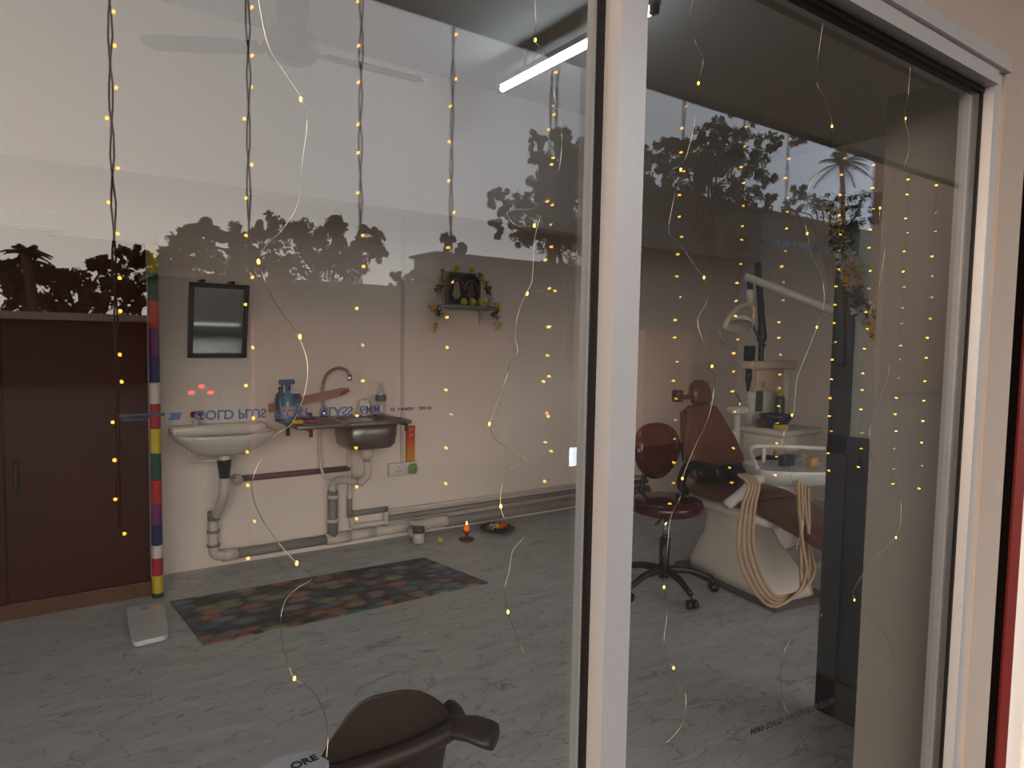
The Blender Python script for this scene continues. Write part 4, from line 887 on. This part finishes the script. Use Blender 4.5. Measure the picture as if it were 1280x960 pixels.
for v in (-.29, .29):
    mb = MB(); q = smooth([DC(-.06, v*.8, .5), DC(-.04, v, .56), DC(.0, v, .66), DC(.1, v, .70), DC(.3, v, .69)], 5)
    mb.tube(q, [.028]*10+[.032]*11, 10); mb.build('armrest', black, dch)
# base: swept white housing
rings = []
for (z, u0_, u1_, w_) in ((.03, -.12, .62, .2), (.08, -.12, .6, .195), (.16, -.08, .5, .18), (.26, -.02, .38, .16), (.36, .0, .3, .15), (.43, .0, .3, .16)):
    r = []
    for j in range(28):
        a = 2*PI*j/28; cx_, sy_ = math.cos(a), math.sin(a)
        r.append(DC((u0_+u1_)/2+(u1_-u0_)/2*math.copysign(abs(cx_)**.45, cx_), w_*math.copysign(abs(sy_)**.45, sy_), z))
    rings.append(r)
mb = MB(); mb.loft(rings); mb.build('base_housing', white_pl, dch)
mb = MB(); mb.prism([DC(-.16, -.22, 0), DC(.66, -.22, 0), DC(.66, .22, 0), DC(-.16, .22, 0)], (0, 0, .03)); mb.build('base_plate', dpvc, dch)
# ------------------------------------------------------------------ dental unit: column, tray, hoses, spittoon, lamp
uc = V((4.02, 1.86, 0))
du_ = thing('dental_unit', 'white dental unit with instrument tray, hoses, lamp arm and spittoon', 'dental unit', uc)
cab0 = at_y(942, 560, 2.19); cab1 = at_y(1004, 560, 1.99)
mb = MB(); mb.rbox((cab0.x, 1.96, 0), (cab0.x+.42, 2.29, .80), .02); mb.rbox((cab0.x-.02, 1.94, .80), (cab0.x+.45, 2.31, .84), .012); mb.build('cabinet', white_pl, du_)
sbw = at_z(960, 538, .93)
mb = MB(); sc_ = V((cab0.x+.12, 2.10, .84))
mb.lathe([(.001, .0), (.06, .0), (.085, .03), (.115, .08), (.118, .095), (.108, .095), (.08, .04), (.001, .02)], 26, Matrix.Translation(sc_)); mb.build('spittoon_bowl', mat('dark navy bowl', (34, 36, 58), .2), du_)
ft_ = at_y(922, 508, 2.19)
mb = MB(); mb.rbox((ft_.x-.06, 2.14, ft_.z-.05), (ft_.x+.07, 2.24, ft_.z), .015); mb.tube([(ft_.x, 2.19, ft_.z-.05), (ft_.x+.01, 2.19, .02)], .022, 12); mb.build('cup_filler_stand', white_pl, du_)
mb = MB(); mb.tube(smooth([(ft_.x+.02, 2.19, ft_.z), (ft_.x+.02, 2.19, ft_.z+.04), (ft_.x-.01, 2.19, ft_.z+.08), (ft_.x-.025, 2.19, ft_.z+.1)], 5), .008, 8); mb.build('cup_filler_spout', chrome, du_)
# rear pole with crossbar, rod and viewer
PYR = 2.29
pt = at_y(983, 460, PYR); pbm = at_y(981, 532, PYR)
mb = MB(); mb.tube([(pt.x, PYR, .84), (pt.x, PYR, pt.z)], .03, 14); mb.build('rear_post', white_pl, du_)
c0_, c1_ = at_y(934, 456, PYR), at_y(990, 456, PYR); zc_ = (c0_.z+c1_.z)/2
mb = MB(); mb.rbox((c0_.x, PYR-.05, zc_-.03), (c1_.x, PYR+.05, zc_+.03), .012); mb.build('crossbar', mat('cream plastic', (206, 186, 168), .4), du_)
rb_ = at_y(951, 448, PYR); rt_ = at_y(947, 328, PYR)
mb = MB(); mb.tube(smooth([(rb_.x, PYR, zc_+.02), (rb_.x, PYR, zc_+.16), (rb_.x-.005, PYR, zc_+.3), (rt_.x, PYR, rt_.z)], 6), [.02]*7+[.034, .036, .036, .034, .03, .028]+[.024]*6, 12); mb.build('black_rod', black, du_)
bk = at_y(937, 440, PYR)
mb = MB(); mb.rbox((bk.x-.03, PYR-.03, zc_+.028), (bk.x+.03, PYR+.03, bk.z+.045), .006); mb.tube([(bk.x, PYR, zc_-.03), (bk.x, PYR, zc_-.09), (bk.x-.003, PYR, zc_-.19)], [.02, .024, .008], 10); mb.build('handpiece', black, du_)
v0, v1 = at_y(945, 464, PYR+.02), at_y(976, 486, PYR+.02)
mb = MB(); mb.rbox((v0.x, PYR+.0, v1.z), (v1.x, PYR+.03, zc_-.03), .006); mb.build('viewer_panel', mat('cream plastic', (206, 186, 168)), du_)
st_ = at_y(954, 481, PYR-.002); mb = MB(); mb.prism([(st_.x-.03, PYR-.002, st_.z+.02), (st_.x+.03, PYR-.002, st_.z+.02), (st_.x+.015, PYR-.002, st_.z-.025), (st_.x-.015, PYR-.002, st_.z-.025)], (0, .003, 0)); mb.build('sticker', mat('yellow sticker', (190, 150, 30), .5), du_)
w0, w1 = at_y(940, 490, PYR+.03), at_y(968, 540, PYR+.03)
mb = MB(); mb.rbox((w0.x, PYR+.02, .84), (w1.x, PYR+.08, w0.z), .01); bp_ = mb.build('back_panel', white_pl, du_)
d0, d1 = at_y(945, 489, PYR+.02), at_y(952, 514, PYR+.02)
mb = MB(); mb.box((d0.x, PYR+.012, d1.z), (d1.x, PYR+.022, d0.z)); mb.build('gauge_slot', mat('dark glass gauge', (72, 80, 84), .2), bp_)
g0 = at_y(970, 510, PYR-.04)
gt = at_y(970, 493, PYR-.04).z
gcn = thing('green_canister', 'slim dark green canister with a yellow cap on the dental unit', 'canister', (g0.x, PYR-.07, .84))
mb = MB(); mb.lathe([(.001, .84), (.034, .84), (.036, .85), (.036, gt-.03), (.02, gt)], 18, Matrix.Translation((g0.x, PYR-.07, 0))); mb.build('can', mat('dark green can', (44, 70, 62), .35), gcn)
mb = MB(); mb.lathe([(.024, gt-.012), (.026, gt+.02), (.002, gt+.024)], 14, Matrix.Translation((g0.x, PYR-.07, 0))); mb.build('cap', mat('yellow cap', (196, 172, 40), .4), gcn)
yb = at_y(978, 538, 2.02)
mb = MB(); mb.rbox((yb.x-.05, 2.00, .841), (yb.x+.04, 2.06, .875), .006); tag(mb.build('yellow_box', mat('yellow card', (200, 176, 50), .6)), 'small yellow box beside the dark spittoon bowl', 'box')
mb = MB(); cB = V((yb.x+.0, 2.16, .841)); mb.lathe([(.001, 0), (.05, 0), (.055, .05), (.05, .055), (.001, .05)], 18, Matrix.Translation(cB)); tag(mb.build('maroon_tin', mat('maroon tin', (84, 36, 30), .4)), 'low maroon tin behind the yellow box', 'tin')
# tray table over the legs
TZ = .80
t4 = [at_z(x, y, TZ) for (x, y) in ((950, 578), (1030, 572), (1040, 588), (953, 592))]
tc_ = at_z(992, 582, TZ)
tu = V((.83, -.55, 0)).normalized(); tv = V((-tu.y, tu.x, 0))
rings = []
for (z, hu, hv) in ((TZ-.09, .13, .1), (TZ-.075, .2, .14), (TZ-.03, .235, .165), (TZ-.005, .24, .17), (TZ, .235, .165), (TZ-.008, .225, .155), (TZ-.02, .2, .13)):
    r = []
    for j in range(32):
        a = 2*PI*j/32; cx_, sy_ = math.cos(a), math.sin(a)
        r.append(V((tc_.x, tc_.y, z))+tu*hu*math.copysign(abs(cx_)**.5, cx_)+tv*hv*math.copysign(abs(sy_)**.5, sy_))
    rings.append(r)
mb = MB(); mb.loft(rings); mb.build('tray', mat('pale grey plastic', (190, 192, 188), .3), du_)
T0 = V((tc_.x, tc_.y, 0))
mb = MB(); mb.tube(smooth([T0-tu*.23-tv*.1+V((0, 0, TZ)), T0-tu*.18+tv*.12+V((0, 0, TZ+.07)), T0+tu*.0+tv*.16+V((0, 0, TZ+.075)), T0+tu*.23+tv*.14+V((0, 0, TZ+.07))], 7), .012, 10); mb.tube([T0-tu*.1+tv*.145+V((0, 0, TZ-.01)), T0-tu*.1+tv*.15+V((0, 0, TZ+.07))], .012, 8); mb.build('tray_rail', white_pl, du_)
mb = MB(); mb.rbox(T0-tu*.02+tv*.05+V((-.04, -.02, TZ-.012)), T0-tu*.02+tv*.05+V((.05, .02, TZ+.05)), .006); tag(mb.build('instrument_case', mat('dark slate case', (44, 48, 58), .4)), 'small dark instrument case lying in the dental tray', 'case')
mb = MB(); mb.rbox(T0+tu*.12+tv*.05+V((-.03, -.02, TZ-.012)), T0+tu*.12+tv*.05+V((.03, .02, TZ+.035)), .006); tag(mb.build('material_box', mat('orange and cream box', (190, 150, 90), .5)), 'small cream and orange box lying in the dental tray', 'box')
mb = MB(); mb.tube(smooth([T0+tv*.05+V((0, 0, TZ-.08)), T0+tv*.25+V((.1, 0, TZ-.12)), uc+V((-.1, -.2, .72)), uc+V((0, .05, .7))], 6), .03, 10); mb.build('tray_arm', white_pl, du_)
# hoses
hb = at_z(962, 762, .015)
for k in range(4):
    yh = tc_.y-.12+.012*k
    q = [V((0, 0, 0))]+[at_y(x, y, yh) for (x, y) in ((998+k*4, 604), (999+4*k, 640), (1004+5*k-(k % 2)*8, 685), (1008+5*k-(k % 2)*12, 715), (996+k*3, 742-2*k), (968+2*k, 758-4*k), (945+4*k, 742-4*k), (926+6*k, 705-3*k), (923+6*k, 668), (929+5*k, 630), (936+4*k, 606))]
    q[0] = V((tc_.x+.03*k-.02, tc_.y-.06, TZ-.085)); q.append(q[-1]+V((0, .06, .04)))
    for p_ in q: p_.z = max(p_.z, .012)
    mb = MB(); mb.tube(smooth(q, 8), .0085, 8); mb.build('hose', hosem, du_)
ha = at_y(942, 604, tc_.y+.12)
mb = MB(); mb.tube(smooth([at_y(908, 632, tc_.y+.02), at_y(926, 618, tc_.y), at_y(942, 602, tc_.y-.02), T0-tu*.15+V((0, 0, TZ-.07))], 6), .026, 10); mb.build('hose_arm', white_pl, du_)
# lamp arm from a post behind the open door
lpx = at_y(1058, 395, 1.56)
la, lb_ = at_y(931, 345, 1.98), V((lpx.x, 1.56, lpx.z))
mb = MB(); mb.tube([(lpx.x, 1.56, .0), (lpx.x, 1.56, lpx.z+.03)], .03, 12); mb.lathe([(.12, 0), (.12, .02), (.05, .05)], 20, Matrix.Translation((lpx.x, 1.56, 0))); mb.build('lamp_post', white_pl, du_)
mb = MB(); mb.tube([la, la.lerp(lb_, .5), lb_], [.024, .027, .028], 12); mb.build('lamp_arm', white_pl, du_)
j0 = at_y(937, 352, 1.98); j1 = at_y(938, 362, 1.98); j2 = at_y(938, 380, 1.98)
mb = MB(); mb.tube([j0, j1], .018, 10); mb.build('lamp_joint', black, du_)
mb = MB(); mb.tube([j1, j2], .024, 10); mb.build('lamp_neck', white_pl, du_)
lh = at_y(918, 402, 1.95)
mb = MB(); mb.tube(smooth([j2, at_y(925, 384, 1.95), at_y(912, 396, 1.91), at_y(905, 411, 1.89)], 6), .016, 10); mb.tube(smooth([j2, at_y(942, 388, 1.97), at_y(941, 402, 1.97), at_y(936, 412, 1.95)], 6), .014, 10); mb.build('lamp_yoke', mat('cream plastic', (206, 186, 168)), du_)
ax_ = V((-.35, -.25, -.9)).normalized(); q_ = V((0, 0, 1)).rotation_difference(ax_).to_matrix().to_4x4()
M = Matrix.Translation(at_y(923, 402, 1.93)) @ q_
mb = MB(); mb.lathe([(.001, -.03), (.05, -.028), (.09, .0), (.1, .03), (.096, .032), (.084, .005), (.04, -.015), (.001, -.02)], 24, M, sx=1.0, sy=.8); mb.build('lamp_reflector', mat('pale lamp reflector', (186, 184, 176), .2), du_)
mb = MB(); mb.tube([at_y(896, 409, 1.87), at_y(905, 431, 1.87)], .007, 8); mb.build('lamp_handle', grey_pl, du_)
mb = MB(); mb.tube(smooth([at_y(940, 404, 1.97), at_y(946, 418, 2.03), at_y(951, 424, 2.13), V((rb_.x, PYR-.03, zc_+.14))], 6), .008, 8); mb.build('lamp_cable', dpvc, du_)
# ------------------------------------------------------------------ open entrance door (aluminium and glass) with tinsel
dfar = at_z(1018, 886, .015)
XD = dfar.x; YD1 = dfar.y; YD0 = .17; ZD = at_x(1046, 248, XD).z
struct(MB().box((XD-.03, -.03, 0), (XD+.07, .16, ZT+.07)).build('trim_4', white_wall), 'white jamb behind the open door')
dalum = mat('grey anodised aluminium', (54, 59, 62), .45, .1, var=.1, scale=30)
dr = thing('door_2', 'open grey aluminium door with a glass panel behind the wall return', 'door', (XD, YD0, 0)); dr['kind'] = 'structure'
sw = .075; mb = MB()
mb.box((XD, YD1-sw, .015), (XD+.045, YD1, ZD)); mb.box((XD, YD0, .015), (XD+.045, YD0+sw, ZD)); mb.box((XD, YD0, ZD-.11), (XD+.045, YD1, ZD)); mb.box((XD, YD0, .015), (XD+.045, YD1, .16)); mb.box((XD, YD0, 1.02), (XD+.045, YD1, 1.09))
mb.build('door_frame', dalum, dr)
dg = mat('smoky door glass', (214, 222, 218), .15, alpha=.7); dpan = mat('dark door panel', (46, 54, 57), .35)
mb = MB(); mb.box((XD+.014, YD0+sw, .16), (XD+.028, YD1-sw, 1.02)); mb.build('door_panel', dpan, dr)
mb = MB(); mb.box((XD+.018, YD0+sw, 1.09), (XD+.024, YD1-sw, ZD-.11)); mb.build('door_glass', dg, dr)
mb = MB(); mb.tube(smooth([(XD+.045, YD1-.04, .95), (XD+.095, YD1-.04, .97), (XD+.095, YD1-.04, 1.18), (XD+.045, YD1-.04, 1.2)], 4), .01, 8); mb.build('handle', dalum, dr)
mb = MB(); 
for z in (.3, 1.0, 1.8): mb.tube([(XD+.05, YD0-.005, z), (XD+.05, YD0-.005, z+.1)], .012, 8)
mb.build('hinge', dalum, dr)
tinsel('tinsel_garland', [at_x(x, y, XD-.03) for (x, y) in ((1047, 250), (1046, 275), (1049, 300), (1055, 318), (1061, 332), (1066, 345), (1066, 365), (1074, 383), (1086, 394), (1095, 408), (1101, 418)) ], 'gold and silver tinsel draped over the open door', [gold, silver, gtin], .042, 1300)
# ------------------------------------------------------------------ brown plastic tub chair and paper at the front
P0, P1 = at_z(396, 964, .62), at_z(566, 902, .62)
sx_ = (P1-P0).normalized()*-1; fx_ = V((-sx_.y, sx_.x, 0))*-1
if fx_.y < 0: fx_ = -fx_
HW = (P1-P0).length/2+.02
cc = (P0+P1)/2+fx_*.07; cc.z = 0
pc = thing('plastic_chair', 'dark brown moulded plastic armchair close to the glass', 'chair', (cc.x, cc.y, 0))
brownp = mat('dark brown plastic', (50, 40, 35), .42, var=.08)
def shell_pt(t, out=0.0):      # t from -1 to 1: one arm front, round the back, other arm front
    if abs(t) <= .6:
        a = t/.6*PI/2; x = -abs(math.cos(a))**.55*(.08+out); y = math.copysign(abs(math.sin(a))**.8, a)*(HW+out)
    else:
        x = (abs(t)-.6)/.4*.01; y = math.copysign(HW+out, t)
    return V((cc.x, cc.y, 0))+fx_*(x)+sx_*y
def rim_h(t):
    a = t-.06; a = -a/.52 if a < 0 else a/.34
    return .615+.115*(max(0, math.cos(min(1, a)*PI/2))**1.4 if a < 1 else 0)
n_ = 61; ts_ = [.6*(-1+2*i/(n_-1)) for i in range(n_)]
outer = []; inner = []
for zf in (0, .5, .85, .96, 1):
    outer.append([shell_pt(t, -.03+.03*zf)+V((0, 0, .40+(rim_h(t)-.40)*zf)) for t in ts_])
for zf in (1, .96, .8, .4, 0):
    inner.append([shell_pt(t, -.05+.05*zf-(.0 if zf > .9 else .004))+V((0, 0, .40+(rim_h(t)-.40)*zf+(.006 if zf == 1 else 0))) for t in ts_])
mb = MB(); mb.loft(outer+inner, closed=False, cap=False)
mb.build('back_shell', brownp, pc)
mb = MB(); mb.tube([shell_pt(t, .012)+V((0, 0, .607)) for t in ts_], [.02]*61, 8); mb.build('rim', brownp, pc)
arm_dir = (at_z(600, 911, .615)-P1); arm_dir.z = 0
for sg in (-1,):
    p1 = V((P1.x, P1.y, .607)); ad_ = arm_dir if sg < 0 else fx_*arm_dir.dot(fx_)-sx_*arm_dir.dot(sx_)
    al = ad_.length+.03; ad_ = ad_.normalized(); pe_ = V((-ad_.y, ad_.x, 0)); rings = []
    for (f_, w_, h_, dz) in ((-.35, .03, .018, 0), (.1, .036, .018, .003), (.5, .042, .018, .006), (.85, .044, .018, .0), (1.0, .04, .018, -.004), (1.05, .03, .012, -.012)):
        rings.append([p1+ad_*al*f_+pe_*w_*math.cos(a)+V((0, 0, dz+h_*math.sin(a))) for a in [2*PI*j_/16 for j_ in range(16)]])
    mb = MB(); mb.loft(rings); mb.build('armrest', brownp, pc)
mb = MB(); mb.loft([[V((cc.x, cc.y, 0))+fx_*(x)+sx_*y+V((0, 0, z)) for (x, y) in ((-.13, -HW*.6), (-.1, -HW*.85), (.2, -HW*.95), (.24, -HW*.8), (.24, HW*.8), (.2, HW*.95), (-.1, HW*.85), (-.13, HW*.6))] for z in (.39, .42)]); mb.build('seat', brownp, pc)
for (x, y) in ((-.1, -HW*.8), (-.1, HW*.8), (.2, -HW*.85), (.2, HW*.85)):
    b_ = V((cc.x, cc.y, 0))+fx_*x+sx_*y; t_ = V((cc.x, cc.y, 0))+fx_*x*1.1+sx_*y*1.1
    mb = MB(); mb.tube([t_, b_+V((0, 0, .4))], [.02, .03], 8); mb.build('leg', brownp, pc)
# paper packet on a small dark table
pp = at_z(366, 948, .72)
tb_ = thing('side_table', 'small dark side table at the bottom edge, under the white packet', 'table', (pp.x, pp.y-.2, 0))
mb = MB(); mb.rbox((pp.x-.16, .06, .66), (pp.x-.01, pp.y-.02, .69), .005); mb.build('table_top', darkframe, tb_)
for (x, y) in ((pp.x-.14, .08), (pp.x-.03, .08), (pp.x-.14, pp.y-.05), (pp.x-.03, pp.y-.05)):
    mb = MB(); mb.box((x-.012, y-.012, 0), (x+.012, y+.012, .66)); mb.build('leg', darkframe, tb_)
pk = [at_z(x, y, .705) for (x, y) in ((318, 962), (352, 945), (388, 938), (411, 951), (392, 985), (330, 1000))]
pkc = sum(pk, V())/6
pkt = thing('paper_packet', 'white paper packet with black letters in front of the brown plastic chair', 'packet', (pkc.x, pkc.y, .69))
mb = MB(); mb.prism([V((p.x, p.y, .69)) for p in pk], (0, 0, .015)); mb.build('wrapper', mat('white paper', (172, 176, 188), .6, var=.04), pkt)
a = at_z(366, 962, .7055); b = at_z(388, 953, .7055); ux = (b-a).normalized()
text('ORE', .024, a, ux, V((0, 0, 1)).cross(ux), black, 'lettering', pkt)
